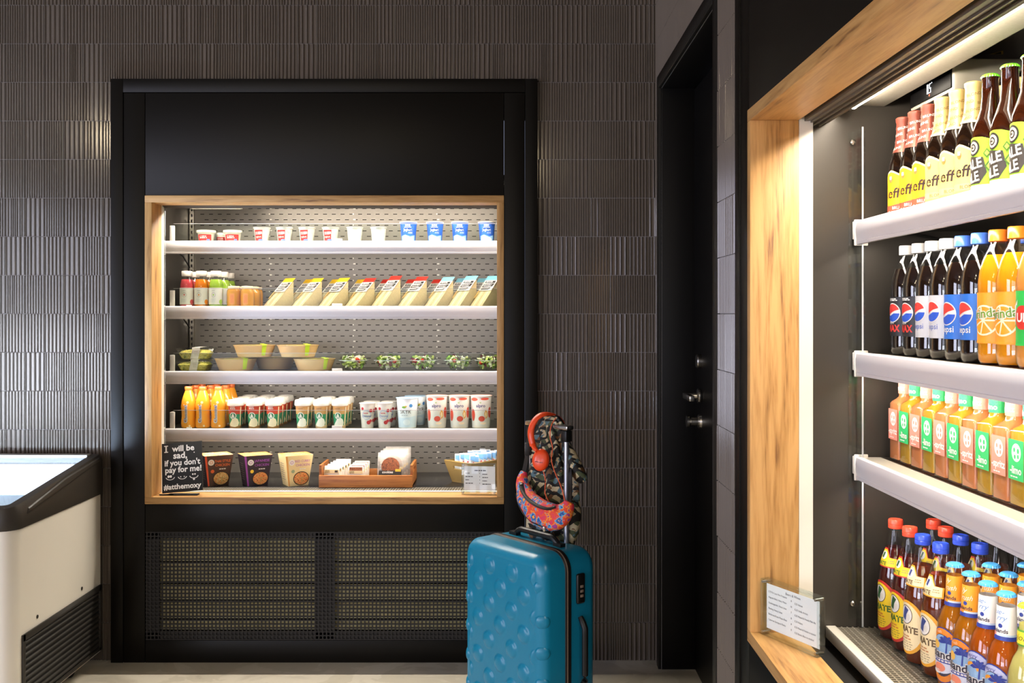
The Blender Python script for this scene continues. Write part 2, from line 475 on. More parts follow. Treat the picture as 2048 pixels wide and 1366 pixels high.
def turned(Yc, z, prof, seg=24):
    m = MB(); m.lathe(prof, 'brushed_metal', seg, Matrix.Translation((XD, Yc, z)) @ Matrix.Rotation(-PI / 2, 4, 'Y')); return m
local(turned(3.50, 1.125, [(0.0255, 0), (0.0255, 0.012), (0.022, 0.016), (0.0, 0.017)])).build('lock_rosette', d)
m = turned(3.50, 1.004, [(0.0255, 0), (0.0255, 0.012), (0.012, 0.014), (0.011, 0.05)])
m.box(XD - 0.062, XD - 0.044, 3.375, 3.512, 0.994, 1.014, 'brushed_metal')
local(m).build('door_handle', d, bevel=0.003)
local(turned(3.50, 0.914, [(0.026, 0), (0.024, 0.008), (0.0165, 0.012), (0.0165, 0.036), (0.021, 0.042), (0.021, 0.050), (0.0, 0.052)])).build('door_knob', d)

# ------------------------------------------------------------------ built-in open chiller, seen twice
CW, CH = 1.578, 2.16            # black surround
FX0, FX1, FZ0, FZ1, FT = 0.126, 1.454, 0.587, 1.7285, 0.026   # oak frame
CX0, CX1 = FX0 + FT - 0.055, FX1 - FT + 0.055                 # steel side walls
CD = 0.60
BEAM = 4.2
def chiller(name, label, loc, rz, shelves, deck_off, riser, display_digits):
    t = thing(name, label, 'chiller', loc, rz)
    K = 'black_steel'
    # surround: slim outer trim, then flat panels with fine seams
    m = MB(); m.box(0, 0.045, -0.003, 0.03, 0, CH, K); m.build('outer_trim', t, bevel=0.001)
    m = MB(); m.box(CW - 0.045, CW, -0.003, 0.03, 0, CH, K); m.build('outer_trim', t, bevel=0.001)
    m = MB(); m.box(0.0455, CW - 0.0455, -0.003, 0.03, CH - 0.05, CH, K); m.build('outer_trim', t, bevel=0.001)
    for a, b in ((0.047, FX0 - 0.001), (FX1 + 0.001, CW - 0.047)):
        m = MB(); m.box(a, b, 0, 0.03, 0, CH - 0.052, K); m.build('surround_panel', t, bevel=0.001)
    m = MB(); m.box(FX0 + 0.001, FX1 - 0.001, 0, 0.03, FZ1 + 0.001, CH - 0.052, K); m.build('surround_panel', t, bevel=0.001)
    m = MB(); m.box(FX0 + 0.001, FX1 - 0.001, 0, 0.03, 0.484, FZ0 - 0.001, K); m.build('surround_panel', t, bevel=0.001)
    m = MB(); m.box(FX0 + 0.001, FX1 - 0.001, 0, 0.03, 0.0, 0.082, K); m.build('kick_panel', t, bevel=0.001)
    # perforated grille with lit louvres behind
    m = MB(); px = 0.01415; gx0, gx1, gz0, gz1 = FX0 + 0.001, FX1 - 0.001, 0.084, 0.482
    n = int((gx1 - gx0) / px)
    x0 = gx0 + ((gx1 - gx0) - n * px) / 2
    for i in range(n + 1): m.box(x0 + i * px - 0.0023, x0 + i * px + 0.0023, 0.002, 0.006, gz0, gz1, 'grille_black')
    k = int((gz1 - gz0) / px)
    z0 = gz0 + ((gz1 - gz0) - k * px) / 2
    for i in range(k + 1): m.box(gx0, gx1, 0.0022, 0.0058, z0 + i * px - 0.0023, z0 + i * px + 0.0023, 'grille_black')
    m.box(gx0, gx0 + 0.052, 0.007, 0.010, gz0, gz1, 'grille_black'); m.box(gx1 - 0.04, gx1, 0.007, 0.010, gz0, gz1, 'grille_black')
    m.box(gx0, gx1, 0.007, 0.010, gz1 - 0.024, gz1, 'grille_black'); m.box(gx0, gx1, 0.007, 0.010, gz0, gz0 + 0.032, 'grille_black')
    m.box(FX0 + 0.630, FX0 + 0.698, 0.007, 0.010, gz0, gz1, 'grille_black')
    m.build('vent_grille', t, smooth=0)
    zs = [(0.458, 0.371), (0.364, 0.296), (0.282, 0.228), (0.214, 0.158), (0.147, 0.116)]
    for za, zb in zs:
        m = MB()
        vs = [(gx0 + 0.02, 0.030, za), (gx1 - 0.02, 0.030, za), (gx1 - 0.02, 0.022, zb), (gx0 + 0.02, 0.022, zb)]
        m.add(vs + [(x, y + 0.003, z) for x, y, z in vs], [(0, 1, 2, 3), (7, 6, 5, 4), (0, 4, 5, 1), (2, 6, 7, 3), (1, 5, 6, 2), (3, 7, 4, 0)], 'louvre_brass')
        m.build('louvre', t, smooth=0)
    m = MB(); m.box(gx0 - 0.02, gx1 + 0.02, 0.10, 0.11, 0.02, FZ0 - 0.02, 'slot_dark'); m.build('grille_backing', t, smooth=0)
    # oak frame
    for a, b in ((FX0, FX0 + FT), (FX1 - FT, FX1)):
        m = MB(); m.box(a, b, -0.004, 0.100, FZ0 + FT, FZ1 - FT, 'oak_z'); m.build('frame_board', t, bevel=0.0012)
    for a, b in ((FZ0, FZ0 + FT), (FZ1 - FT, FZ1)):
        m = MB(); m.box(FX0, FX1, -0.004, 0.100, a, b, 'oak_x'); m.build('frame_board', t, bevel=0.0012)
    # cavity
    for a, b, c, e in ((FX0 + FT - 0.003, FX0 + FT - 0.001, CX0 - 0.002, FX0 + FT - 0.002), (FX1 - FT + 0.001, FX1 - FT + 0.003, FX1 - FT + 0.002, CX1 + 0.002)):
        m = MB(); m.box(a, b, 0.1005, 0.130, FZ0 + 0.02, FZ1 - 0.01, 'strip_white'); m.box(c, e, 0.1285, 0.1305, FZ0 + 0.02, FZ1 - 0.01, 'strip_white')
        m.build('edge_strip', t, smooth=0)
    for a, b in ((CX0 - 0.02, CX0), (CX1, CX1 + 0.02)):
        m = MB(); m.box(a, b, 0.131, CD + 0.02, 0.56, 1.80, 'cavity_steel'); m.build('side_panel', t, smooth=0)
    m = MB(); m.box(CX0, CX1, 0.11, CD + 0.02, 1.80, 1.82, 'cavity_steel'); cc_ = m.build('cavity_ceiling', t, smooth=0)
    m = MB(); m.add([(CX0 + 0.22 + x, 0.44 + y, 1.7995) for x, y in ((0, 0.014), (0.028, 0), (0, -0.014))], [(0, 1, 2)], ink('#d8b428')); m.add([(CX0 + 0.22 + x, 0.44 + y, 1.7991) for x, y in ((0.004, 0.008), (0.020, 0), (0.004, -0.008))], [(0, 1, 2)], 'slot_dark'); m.build('warning_sticker', cc_, smooth=0)
    m = MB(); m.box(CX0, CX1, CD, CD + 0.02, 0.56, 1.80, 'rear_steel')
    pz, pu = 0.0238, 0.0377
    zr = 1.765; row = 0
    while zr > 0.63:
        u = CX0 + 0.045 + (pu / 2 if row % 2 else 0)
        while u < CX1 - 0.03:
            m.add([(u, CD - 0.0006, zr), (u + 0.017, CD - 0.0006, zr), (u + 0.017, CD - 0.0006, zr + 0.0032), (u, CD - 0.0006, zr + 0.0032)], [(0, 1, 2, 3)], 'slot_dark'); u += pu
        for q in (0.34, 0.70, 1.06):  # white squares paint in the light caught by the upright bracket slots
            a = CX0 + q + (0.003 if row % 2 else 0); wd = 0.010 if row % 2 else 0.005
            m.add([(a, CD - 0.0009, zr), (a + wd, CD - 0.0009, zr), (a + wd, CD - 0.0009, zr + 0.005), (a, CD - 0.0009, zr + 0.005)], [(0, 1, 2, 3)], 'strip_white')
        zr -= pz; row += 1
    m.build('rear_panel', t, smooth=0)
    for a in (CX0 + 0.004, CX1 - 0.022):
        m = MB(); m.box(a, a + 0.018, CD - 0.016, CD - 0.001, 0.63, 1.79, 'brushed_metal')
        z = 0.65
        while z < 1.77: m.box(a + 0.006, a + 0.012, CD - 0.0166, CD - 0.0155, z, z + 0.012, 'slot_dark'); z += 0.024
        m.build('bracket_rail', t, smooth=0)
    m = MB(); m.box(CX0, CX1, 0.09, CD + 0.02, 0.545, 0.565, 'slot_dark'); m.build('drip_pan', t, smooth=0)
    # floor of the cavity: white lip, slotted return-air grille, steel deck
    o = deck_off
    m = MB(); m.box(CX0 + 0.001, CX1 - 0.001, 0.128 + o, 0.150 + o, 0.585, 0.611, 'strip_white'); m.build('sill_strip', t, bevel=0.002)
    m = MB(); ya, yb = 0.151 + o, 0.235 + o
    m.box(CX0 + 0.001, CX1 - 0.001, ya, yb, 0.590, 0.600, 'slot_dark')
    nb = 7
    for i in range(nb + 1):
        y = ya + (yb - ya) * i / nb; m.box(CX0 + 0.001, CX1 - 0.001, y - 0.0016, y + 0.0016, 0.601, 0.608, 'grille_metal')
    x = CX0 + 0.005
    while x < CX1 - 0.004:
        m.add([(x + s, y, 0.6082) for s, y in ((0, ya), (0.003, ya), (0.009, yb), (0.006, yb))] + [(x + s, y, 0.602) for s, y in ((0, ya), (0.003, ya), (0.009, yb), (0.006, yb))],
              [(0, 1, 2, 3), (0, 4, 5, 1), (2, 6, 7, 3), (1, 5, 6, 2), (3, 7, 4, 0)], 'grille_metal'); x += 0.0105
    m.build('air_grille', t, smooth=0)
    m = MB(); m.box(CX0 + 0.001, CX1 - 0.001, yb + 0.001, CD - 0.001, 0.590, 0.610, 'deck_steel'); m.build('deck', t, bevel=0.001)
    # top: blind cassette, light tube, air outlet, thermostat
    m = MB()
    zt = 1.745
    sec = [(0.112, 1.700), (0.175, 1.704), (0.186, 1.712), (0.188, zt), (0.112, zt)]
    m.loft([[(CX0 + 0.012, y, z) for y, z in sec], [(CX1 - 0.012, y, z) for y, z in sec]], 'cassette_grey')
    for y in (0.125, 0.140, 0.155): m.box(CX0 + 0.012, CX1 - 0.012, y, y + 0.003, 1.697, 1.702, 'cassette_grey')
    m.build('blind_cassette', t, smooth=0.3)
    m = MB()
    m.loft([[(x, 0.19, 1.748), (x, 0.30, 1.742), (x, 0.31, 1.755), (x, 0.19, 1.79)] for x in (CX0 + 0.003, CX1 - 0.003)], 'outlet_grey')
    m.build('air_outlet', t, smooth=0)
    m = MB(); M = Matrix.Translation((CX0 + 0.06, 0.215, 1.7345)) @ Matrix.Rotation(PI / 2, 4, 'Y')
    L = CX1 - CX0 - 0.12
    m.lathe([(0.0085, 0.0), (0.0085, L)], 'tube_glow', 16, M); tb = m.build('light_tube', t)
    m = MB(); m.lathe([(0.010, -0.03), (0.010, 0.0)], 'brushed_metal', 16, M); m.lathe([(0.010, L), (0.010, L + 0.03)], 'brushed_metal', 16, M); m.build('tube_socket', tb)
    # the tube's lens throws most of its light down and out over the goods and the floor
    l = bpy.data.lights.new('tube_beam', 'AREA'); l.shape = 'RECTANGLE'; l.size = L; l.size_y = 0.010; l.energy = BEAM; l.color = (1.0, 0.93, 0.82); l.spread = math.radians(120)
    lo = bpy.data.objects.new('tube_beam', l); COL.objects.link(lo); lo.parent = t
    lo.location = (CW / 2, 0.213, 1.7245); lo.rotation_euler = Vector((0, -0.38, -1)).to_track_quat('-Z', 'Y').to_euler()
    dx = CX0 + 0.09
    m = MB()
    m.loft([[(dx, y, z), (dx + 0.21, y, z2), (dx + 0.21, y, 1.772), (dx, y, 1.772)] for y, z, z2 in ((0.322, 1.711, 1.711), (0.345, 1.714, 1.714), (0.46, 1.750, 1.750))], 'display_case')
    db = m.build('thermostat', t, bevel=0.006)
    m = MB(); m.box(dx + 0.008, dx + 0.202, 0.3195, 0.323, 1.718, 1.758, 'display_black'); scn = m.build('screen', db, bevel=0.0012)
    m = MB(); fn = flat_map((dx + 0.105, 0.3190, 1.738), (1, 0, 0), (0, 0, 1))
    for i, ch in enumerate(display_digits):
        segs = {'0': 'abcdef', '5': 'afgcd'}[ch]
        cx = -0.008 + i * 0.012; hh, ww = 0.009, 0.0035
        S = {'a': rect2(cx - ww, cx + ww, hh - .001, hh), 'd': rect2(cx - ww, cx + ww, -hh, -hh + .001), 'g': rect2(cx - ww, cx + ww, -.0005, .0005),
             'f': rect2(cx - ww, cx - ww + .001, 0, hh), 'b': rect2(cx + ww - .001, cx + ww, 0, hh), 'e': rect2(cx - ww, cx - ww + .001, -hh, 0), 'c': rect2(cx + ww - .001, cx + ww, -hh, 0)}
        for q in segs: m.patch(S[q], fn, 'digit_white', 0.05)
    m.patch(rect2(-0.0030, -0.0018, -0.009, -0.008), fn, 'digit_white', 0.05)
    m.patch(circle2(0.012, 0.009, 0.001, n=8), fn, 'digit_white', 0.05)
    m.patch(circle2(0.0, -0.0135, 0.0022, n=10), fn, 'digit_red', 0.05)
    m.build('digits', scn, smooth=0)
    # clear side strips
    for sx, xw in ((1, CX0), (-1, CX1)):
        m = MB(); y0 = 0.178 + o
        m.box(*sorted((xw + sx * 0.0005, xw + sx * 0.004)), y0, y0 + 0.036, 0.626, 1.688, 'acrylic')
        g = m.build('side_deflector', t, smooth=0)
        m = MB(); m.box(*sorted((xw + sx * 0.004, xw + sx * 0.034)), y0 + 0.018, y0 + 0.0215, 0.618, 1.692, 'acrylic'); m.build('fin', g, smooth=0)
        m = MB(); m.box(*sorted((xw + sx * 0.034, xw + sx * 0.0348)), y0 + 0.018, y0 + 0.0215, 0.618, 1.692, 'acrylic_edge'); m.build('fin_edge', g, smooth=0)
        for z in (0.66, 1.664):
            m = MB(); m.lathe([(0.006, 0), (0.006, 0.003), (0.003, 0.005)], 'brushed_metal', 14, Matrix.Translation((xw + sx * 0.004, y0 + 0.009, z)) @ Matrix.Rotation(sx * PI / 2, 4, 'Y')); m.build('screw', g)
    # shelves
    for si, zt in enumerate(shelves):
        m = MB()
        m.box(CX0 + 0.004, CX1 - 0.004, 0.292, CD - 0.004, zt - 0.022, zt - 0.004, 'cavity_steel')
        m.loft([[(x, 0.2395, zt - 0.004), (x, 0.293, zt - 0.0045), (x, 0.293, zt - 0.016), (x, 0.2395, zt - 0.012)] for x in (CX0 + 0.004, CX1 - 0.004)], 'strip_white')
        sh = m.build('shelf', t, smooth=0)
        m = MB()
        sec = [(0.2385, zt), (0.2355, zt - 0.004), (0.2335, zt - 0.016), (0.2345, zt - 0.032), (0.2375, zt - 0.0435), (0.2355, zt - 0.045), (0.2365, zt - 0.051),
               (0.2445, zt - 0.051), (0.2425, zt - 0.043), (0.2405, zt - 0.020), (0.2415, zt)]
        m.loft([[(x, y, z) for y, z in sec] for x in (CX0 + 0.014, CX1 - 0.014)], 'rail_white'); m.build('price_rail', sh, smooth=0.4)
        for xa, xb in ((CX0 + 0.003, CX0 + 0.010), (CX1 - 0.010, CX1 - 0.003)):
            m = MB(); m.box(xa, xb, 0.2305, 0.262, zt - 0.040, zt - 0.001, 'white_plastic')
            mid = (xa + xb) / 2; s = 1 if xa < CW / 2 else -1
            m.box(*sorted((mid + s * 0.004, mid + s * 0.008)), 0.2315, 0.262, zt - 0.054, zt + 0.003, 'white_plastic')
            m.build('end_cap', sh, bevel=0.002)
        m = MB(); m.loft([[(x, 0.2445, zt - 0.0495), (x, 0.2445, zt - 0.036), (x, 0.262, zt - 0.036), (x, 0.262, zt - 0.0405)] for x in (CX0 + 0.03, CX1 - 0.03)], 'strip_white'); m.build('light_housing', sh, smooth=0)
        m = MB(); m.add([(CX0 + 0.04, 0.2465, zt - 0.0495), (CX1 - 0.04, 0.2465, zt - 0.0495), (CX1 - 0.04, 0.260, zt - 0.0425), (CX0 + 0.04, 0.260, zt - 0.0425)], [(0, 3, 2, 1)], 'shelf_led')
        m.build('light_strip', sh, smooth=0)
        m = MB(); m.tube([(CX0 + 0.022, 0.27, zt - 0.028), (CX0 + 0.022, 0.36, zt - 0.030), (CX0 + 0.018, 0.46, zt - 0.05), (CX0 + 0.012, 0.56, zt - 0.09)], 0.003, 'cable_black'); m.build('cable', sh)
        if riser:
            m = MB(); m.box(CX0 + 0.045, CX1 - 0.01, 0.262, 0.265, zt - 0.003, zt + 0.069, 'riser_glass'); g = m.build('glass_riser', sh, smooth=0)
            m = MB(); m.box(CX0 + 0.045, CX1 - 0.01, 0.2618, 0.2652, zt + 0.069, zt + 0.0703, 'acrylic_edge'); m.build('glass_edge', g, smooth=0)
            m = MB(); m.box(CX0 + 0.036, CX0 + 0.049, 0.258, 0.270, zt - 0.003, zt + 0.062, 'white_plastic'); m.box(CX0 + 0.030, CX0 + 0.036, 0.262, 0.300, zt - 0.003, zt + 0.062, 'white_plastic'); m.build('riser_clip', sh, bevel=0.001)
            m = MB(); m.box(CX0 + 0.675, CX0 + 0.715, 0.247, 0.2575, zt - 0.001, zt + 0.010, 'white_plastic'); m.build('label_holder', sh, bevel=0.001)
            if si in (1, 3): m = MB(); m.box(CX0 + 0.10, CX0 + 0.12, 0.247, 0.2575, zt - 0.001, zt + 0.004, 'white_plastic'); m.build('label_holder', sh, bevel=0.001)
    return t
SB = (1.578, 1.3215, 1.0654, 0.8389)     # rail tops of the food chiller
SR = (1.492, 1.2077, 0.9826)             # rail tops of the drinks chiller
CB = chiller('open_chiller', 'black built-in open chiller with oak frame and five lit levels of food', (-1.493, YF, 0), 0, SB, 0.0, True, '05')
CR = chiller('open_chiller', 'black built-in open chiller with oak frame and lit shelves of bottled drinks at right', (XF, 2.279, 0), -PI / 2, SR, 0.045, False, '05')

# ------------------------------------------------------------------ chest freezer
P('freezer_white', '#efe8da', 0.38, vary=0.015, scale=6)
P('freezer_trim', '#38332d', 0.42, vary=0.06, scale=10)
P('freezer_inner', '#eef2f4', 0.5)
P('freezer_slat', '#34302b', 0.5)
thin_glass('freezer_glass', '#eaf3f7', 1.0)
emit('freezer_led', '#d2e4ff', 90.0)
fz = thing('chest_freezer', 'white chest freezer with dark sloping rim and glass sliding lids', 'freezer', (-1.53, 3.05, 0))
fx0, fx1 = -1.25, 0.0           # width, to the left of its right side
def outline(x0, x1, y0, y1, r, n=6):
    pts = []
    for cx, cy, a in ((x1 - r, y0 + r, -PI / 2), (x1 - 0.012, y1 - 0.012, 0), (x0 + 0.012, y1 - 0.012, PI / 2), (x0 + r, y0 + r, PI)):
        rr = r if cy < y1 - 0.1 else 0.012
        pts += [(cx + rr * math.cos(a + PI / 2 * i / n), cy + rr * math.sin(a + PI / 2 * i / n)) for i in range(n + 1)]
    return pts
ol = outline(fx0, fx1, 0, 0.655, 0.05)
m = MB(); inn = [(x * 1, y) for x, y in outline(fx0 + 0.06, fx1 - 0.06, 0.06, 0.60, 0.03)]
m.loft([[(x, y, 0.045) for x, y in ol], [(x, y, 0.625) for x, y in ol]], 'freezer_white')
m.v = m.v; body = m.build('body', fz, smooth=0.5)
# hollow liner with light inside
def ztop(y): return 0.697 + 0.092 * (1 - ((0.65 - y) / 0.65) ** 1.7) if y < 0.65 else 0.789
m = MB()
n = len(ol)
def ring(d, zf): return [(x, y, zf(y)) for x, y in outline(fx0 + d, fx1 - d, d, 0.655 - d, max(0.012, 0.05 - d))]
def zt2(y): return 0.692 + 0.080 * (max(0.0, min(1.0, y / 0.65)) ** 0.85)
m.loft([ring(-0.004, lambda y: 0.6255), ring(-0.006, lambda y: 0.64), ring(-0.004, lambda y: zt2(y) - 0.02), ring(0.004, lambda y: zt2(y)), ring(0.030, lambda y: zt2(y) + 0.002), ring(0.034, lambda y: 0.6258)], 'freezer_trim', cap=False)
rim = m.build('rim', fz, smooth=0.7)
m = MB()   # raised grip moulding along the side of the rim
pa = [(0.006, 0.07, 0.655), (0.008, 0.09, 0.661), (0.006, 0.62, 0.752), (0.006, 0.63, 0.747)]
m.loft([[(0.003, y, z) for y, z in ((0.075, 0.664), (0.085, 0.684), (0.35, 0.735), (0.625, 0.764), (0.632, 0.750))], [(0.009, y, z) for y, z in ((0.080, 0.667), (0.088, 0.680), (0.35, 0.731), (0.621, 0.760), (0.627, 0.752))]], 'freezer_trim')
m.build('grip_moulding', rim, bevel=0.0015)
m = MB()   # white inner tub above the body, seen through the glass
tub = outline(fx0 + 0.036, fx1 - 0.036, 0.036, 0.619, 0.02)
m.loft([[(x, y, 0.6262) for x, y in tub], [(x * 0.999, y, zt2(y) - 0.03) for x, y in tub]], 'freezer_inner', cap=False)
m.add([(x, y, 0.6262) for x, y in tub], [tuple(range(len(tub)))], 'freezer_inner')
m.build('liner', fz, smooth=0.5)
m = MB(); m.box(fx0 + 0.06, fx1 - 0.06, 0.045, 0.075, 0.628, 0.632, 'freezer_led'); m.box(fx0 + 0.06, fx1 - 0.06, 0.045, 0.050, 0.632, 0.664, 'freezer_led'); m.build('light_strip', fz, smooth=0)
m = MB()
ys = [0.04 + 0.57 * i / 10 for i in range(11)]
for xa, xb in ((fx0 + 0.04, -0.50), (-0.48, fx1 - 0.036)):
    m.loft([[(xa, y, zt2(y) - 0.006), (xb, y, zt2(y) - 0.006)] for y in ys], 'freezer_glass', cap=False, closed=False)
gl = m.build('glass_lid', fz)
m = MB(); m.box(fx0 + 0.03, fx1 - 0.030, 0.600, 0.640, 0.764, 0.7755, 'white_plastic'); m.build('rear_rail', fz, bevel=0.002)
m = MB(); m.box(fx0 + 0.05, fx1 - 0.03, 0.012, 0.034, 0.690, 0.6955, 'white_plastic'); m.build('front_rail', fz, bevel=0.002)
m = MB()
m.loft([[(-0.50, y, zt2(y) - 0.008), (-0.47, y, zt2(y) - 0.008), (-0.47, y, zt2(y) + 0.003), (-0.50, y, zt2(y) + 0.003)] for y in ys], 'white_plastic'); m.build('lid_frame', fz, smooth=0.4)
# slatted machine-room grille on the right-hand end
m = MB(); ga, gb, gz0, gz1 = 0.053, 0.640, 0.052, 0.292
for y0, y1, z0, z1 in ((ga, gb, gz1 - 0.020, gz1), (ga, ga + 0.016, gz0, gz1), (gb - 0.014, gb, gz0, gz1), (ga, gb, gz0, gz0 + 0.012)): m.box(0.0005, 0.006, y0, y1, z0, z1, 'freezer_slat')
m.box(0.0003, 0.001, ga, gb, gz0, gz1, 'slot_dark')
vg = m.build('vent_grille', fz, bevel=0.001)
z = gz1 - 0.034; k = 0
while z > gz0 + 0.012:
    m = MB(); m.loft([[(0.001, y, z), (0.005, y, z + 0.001), (0.005, y, z + 0.006), (0.001, y, z + 0.009)] for y in (ga + 0.014, gb - 0.012)], 'freezer_slat'); m.build('slat', vg, smooth=0); z -= 0.0188
for y, z in ((0.155, 0.320), (0.485, 0.320)):
    m = MB(); m.lathe([(0.006, 0), (0.006, 0.002), (0.0, 0.0025)], 'freezer_trim', 14, Matrix.Translation((0, y, z)) @ Matrix.Rotation(PI / 2, 4, 'Y')); m.build('screw_plug', fz)
for x, y in ((-0.06, 0.07), (-0.05, 0.50), (fx0 + 0.06, 0.07), (fx0 + 0.06, 0.50)):
    m = MB(); m.lathe([(0.022, -0.011), (0.025, -0.008), (0.025, 0.008), (0.022, 0.011)], 'cable_black', 20, Matrix.Translation((x, y, 0.025)) @ Matrix.Rotation(PI / 2, 4, 'Y')); m.box(x - 0.016, x + 0.016, y - 0.010, y + 0.010, 0.030, 0.0455, 'brushed_metal'); m.build('castor', fz)

# ------------------------------------------------------------------ turquoise hard-shell suitcase
P('shell_teal', '#127b9e', 0.30, vary=0.05, scale=5, spec=0.5)
P('zip_black', '#14100e', 0.5)
P('zip_tape', '#8d7a6c', 0.45)
P('pole_metal', '#b8bcc8', 0.28, 0.9)
P('handle_black', '#121110', 0.4)
TH = math.radians(51)
SW, SD, SH = 0.39, 0.22, 0.58
su = thing('suitcase', 'turquoise hard shell suitcase with dimpled front and raised trolley handle', 'suitcase', (0.044, 3.1205, 0), -TH)
# local x runs along the dimpled face, local y into the depth, origin under the middle
def rrect(w, z0, z1, r, n=7):
    pts = []
    for cx, cz, a in ((w - r, z0 + r, -PI / 2), (w - r, z1 - r, 0), (-w + r, z1 - r, PI / 2), (-w + r, z0 + r, PI)):
        pts += [(cx + r * math.cos(a + PI / 2 * i / n), cz + r * math.sin(a + PI / 2 * i / n)) for i in range(n + 1)]
    return pts
def shell(mb, y0, y1, sgn):
    """half shell: rounded outline, soft edge towards its outer face, dimples on the face as a fine grid"""
    w, za, zb, r = SW / 2, 0.035, SH, 0.055
    e = 0.034; rings = []
    K = 7
    for k in range(K + 1):
        a = PI / 2 * k / K
        ins = e * (1 - math.sin(a)) if sgn < 0 else e * (1 - math.cos(a))
        yy = (y0 + e * (1 - math.cos(a))) if sgn < 0 else (y1 - e + e * math.sin(a))
        rings.append([(x, yy, z) for x, z in rrect(w - ins, za + ins, zb - ins, max(0.02, r - ins * 0.7))])
    if sgn < 0: rings.append([(x, y1, z) for x, z in rrect(w, za, zb, r)])
    else: rings.insert(0, [(x, y0, z) for x, z in rrect(w, za, zb, r)])
    mb.loft(rings, 'shell_teal', cap=False)
    return rings[0] if sgn < 0 else rings[-1]
yz = -0.010        # zip seam, nearer to the back
m = MB()
edge = shell(m, -SD / 2, yz - 0.010, -1)
# dimpled face: smooth domes on a staggered grid
fw, fz0, fz1 = SW / 2 - 0.034, 0.069, SH - 0.034
NX, NZ = 90, 136
px_, pz_ = 0.056, 0.115
def dome(x, z):
    h = 0.0
    i0 = round(x / px_)
    for i in (i0 - 1, i0, i0 + 1):
        zo = 0.34 + (pz_ / 2 if i % 2 else 0)
        j = round((z - zo) / pz_)
        cx, cz = i * px_, zo + j * pz_
        q = ((x - cx) / 0.0260) ** 2 + ((z - cz) / 0.0260) ** 2
        if q < 1: h = max(h, 0.0085 * math.sqrt(1 - q) ** 0.9)
    return h
vs = []; fs = []
for j in range(NZ + 1):
    for i in range(NX + 1):
        x = -fw + 2 * fw * i / NX; z = fz0 + (fz1 - fz0) * j / NZ
        # keep the corners of the face inside the rounded outline
        bulge = 0.004 * (1 - (x / fw) ** 4) * (1 - (2 * (z - fz0) / (fz1 - fz0) - 1) ** 4)
        tap = min(1.0, (fw - abs(x)) / 0.012, (z - fz0) / 0.012, (fz1 - z) / 0.012)
        vs.append((x, -SD / 2 - bulge * max(0, tap) - dome(x, z) * max(0.0, tap), z))
for j in range(NZ):
    for i in range(NX):
        a = j * (NX + 1) + i; fs.append((a, a + 1, a + NX + 2, a + NX + 1))
m.add(vs, fs, 'shell_teal')
# domes that wrap over the edges of the face
for cx, cz in ((fw + 0.020, 0.115 + 0.0), (fw + 0.020, 0.207), (fw + 0.020, 0.299), (fw + 0.020, 0.391), (fw + 0.014, 0.49)):
    for s in (1, -1):
        M = Matrix.Translation((s * cx, -SD / 2 + 0.012, cz)) @ Matrix.Rotation(s * PI / 4, 4, 'Z') @ Matrix.Rotation(PI / 2, 4, 'X')
        m.lathe([(0.0235, -0.006), (0.022, 0.0015), (0.018, 0.005), (0.011, 0.0075), (0.004, 0.0085), (0, 0.0086)], 'shell_teal', 24, M)
m.build('front_shell', su, smooth=1.0)
m = MB(); edge = shell(m, yz + 0.010, SD / 2, 1); m.add(edge, [tuple(range(len(edge)))], 'shell_teal'); m.build('back_shell', su, smooth=1.0)
m = MB(); w2 = SW / 2
zr = [rrect(w2 + d, 0.035 - d, SH + d, 0.055 + d) for d in (0.0, 0.003, 0.003, 0.0)]
yy = [yz - 0.012, yz - 0.010, yz + 0.010, yz + 0.012]
m.loft([[(x, yy[k], z) for x, z in zr[k]] for k in range(4)], 'zip_black', cap=False)
for dy in (-0.005, 0.005):
    q = rrect(w2 + 0.0036, 0.0314, SH + 0.0036, 0.0586)
    m.loft([[(x, yz + dy - 0.0022, z) for x, z in q], [(x, yz + dy + 0.0022, z) for x, z in q]], 'zip_tape' if dy < 0 else 'zip_black', cap=False)
m.build('zip_seam', su, smooth=1.0)
def strap_handle(p0, p1, out, n=14, r=0.009, lift=0.022):
    p0, p1, out = Vector(p0), Vector(p1), Vector(out)
    return [tuple(p0.lerp(p1, t / n) + out * (lift * min(1.0, 2.6 * math.sin(PI * t / n)) + 0.004)) for t in range(n + 1)]
m = MB(); m.tube(strap_handle((-0.105, 0.032, SH), (0.105, 0.032, SH), (0, 0, 1), lift=0.018), [0.008] + [0.0095] * 13 + [0.008], 'handle_black', 10)
m.box(-0.125, -0.090, 0.022, 0.042, SH, SH + 0.010, 'handle_black'); m.box(0.090, 0.125, 0.022, 0.042, SH, SH + 0.010, 'handle_black'); m.build('top_handle', su)
m = MB(); m.tube(strap_handle((SW / 2, 0.036, 0.17), (SW / 2, 0.036, 0.385), (1, 0, 0), lift=0.020), [0.008] + [0.0095] * 13 + [0.008], 'handle_black', 10); m.build('side_handle', su)
m = MB(); m.box(SW / 2 - 0.002, SW / 2 + 0.010, 0.020, 0.052, 0.425, 0.515, 'handle_black'); lk = m.build('combination_lock', su, bevel=0.007, seg=3)
for k in range(3):
    m = MB(); m.box(SW / 2 + 0.0085, SW / 2 + 0.0115, 0.030, 0.042, 0.445 + k * 0.014, 0.453 + k * 0.014, 'zip_tape'); m.build('dial', lk, bevel=0.001)
HZ = 0.945
PXA, PYA = 0.084, 0.083
trolley = None
for s in (-1, 1):
    m = MB(); m.lathe([(0.0085, SH - 0.02), (0.0085, HZ - 0.035)], 'pole_metal', 14, Matrix.Translation((s * PXA, PYA, 0))); p = m.build('trolley_pole', su)
    m = MB(); m.box(s * PXA - 0.013, s * PXA + 0.013, PYA - 0.013, PYA + 0.013, HZ - 0.052, HZ - 0.016, 'handle_black'); m.build('pole_collar', p, bevel=0.004)
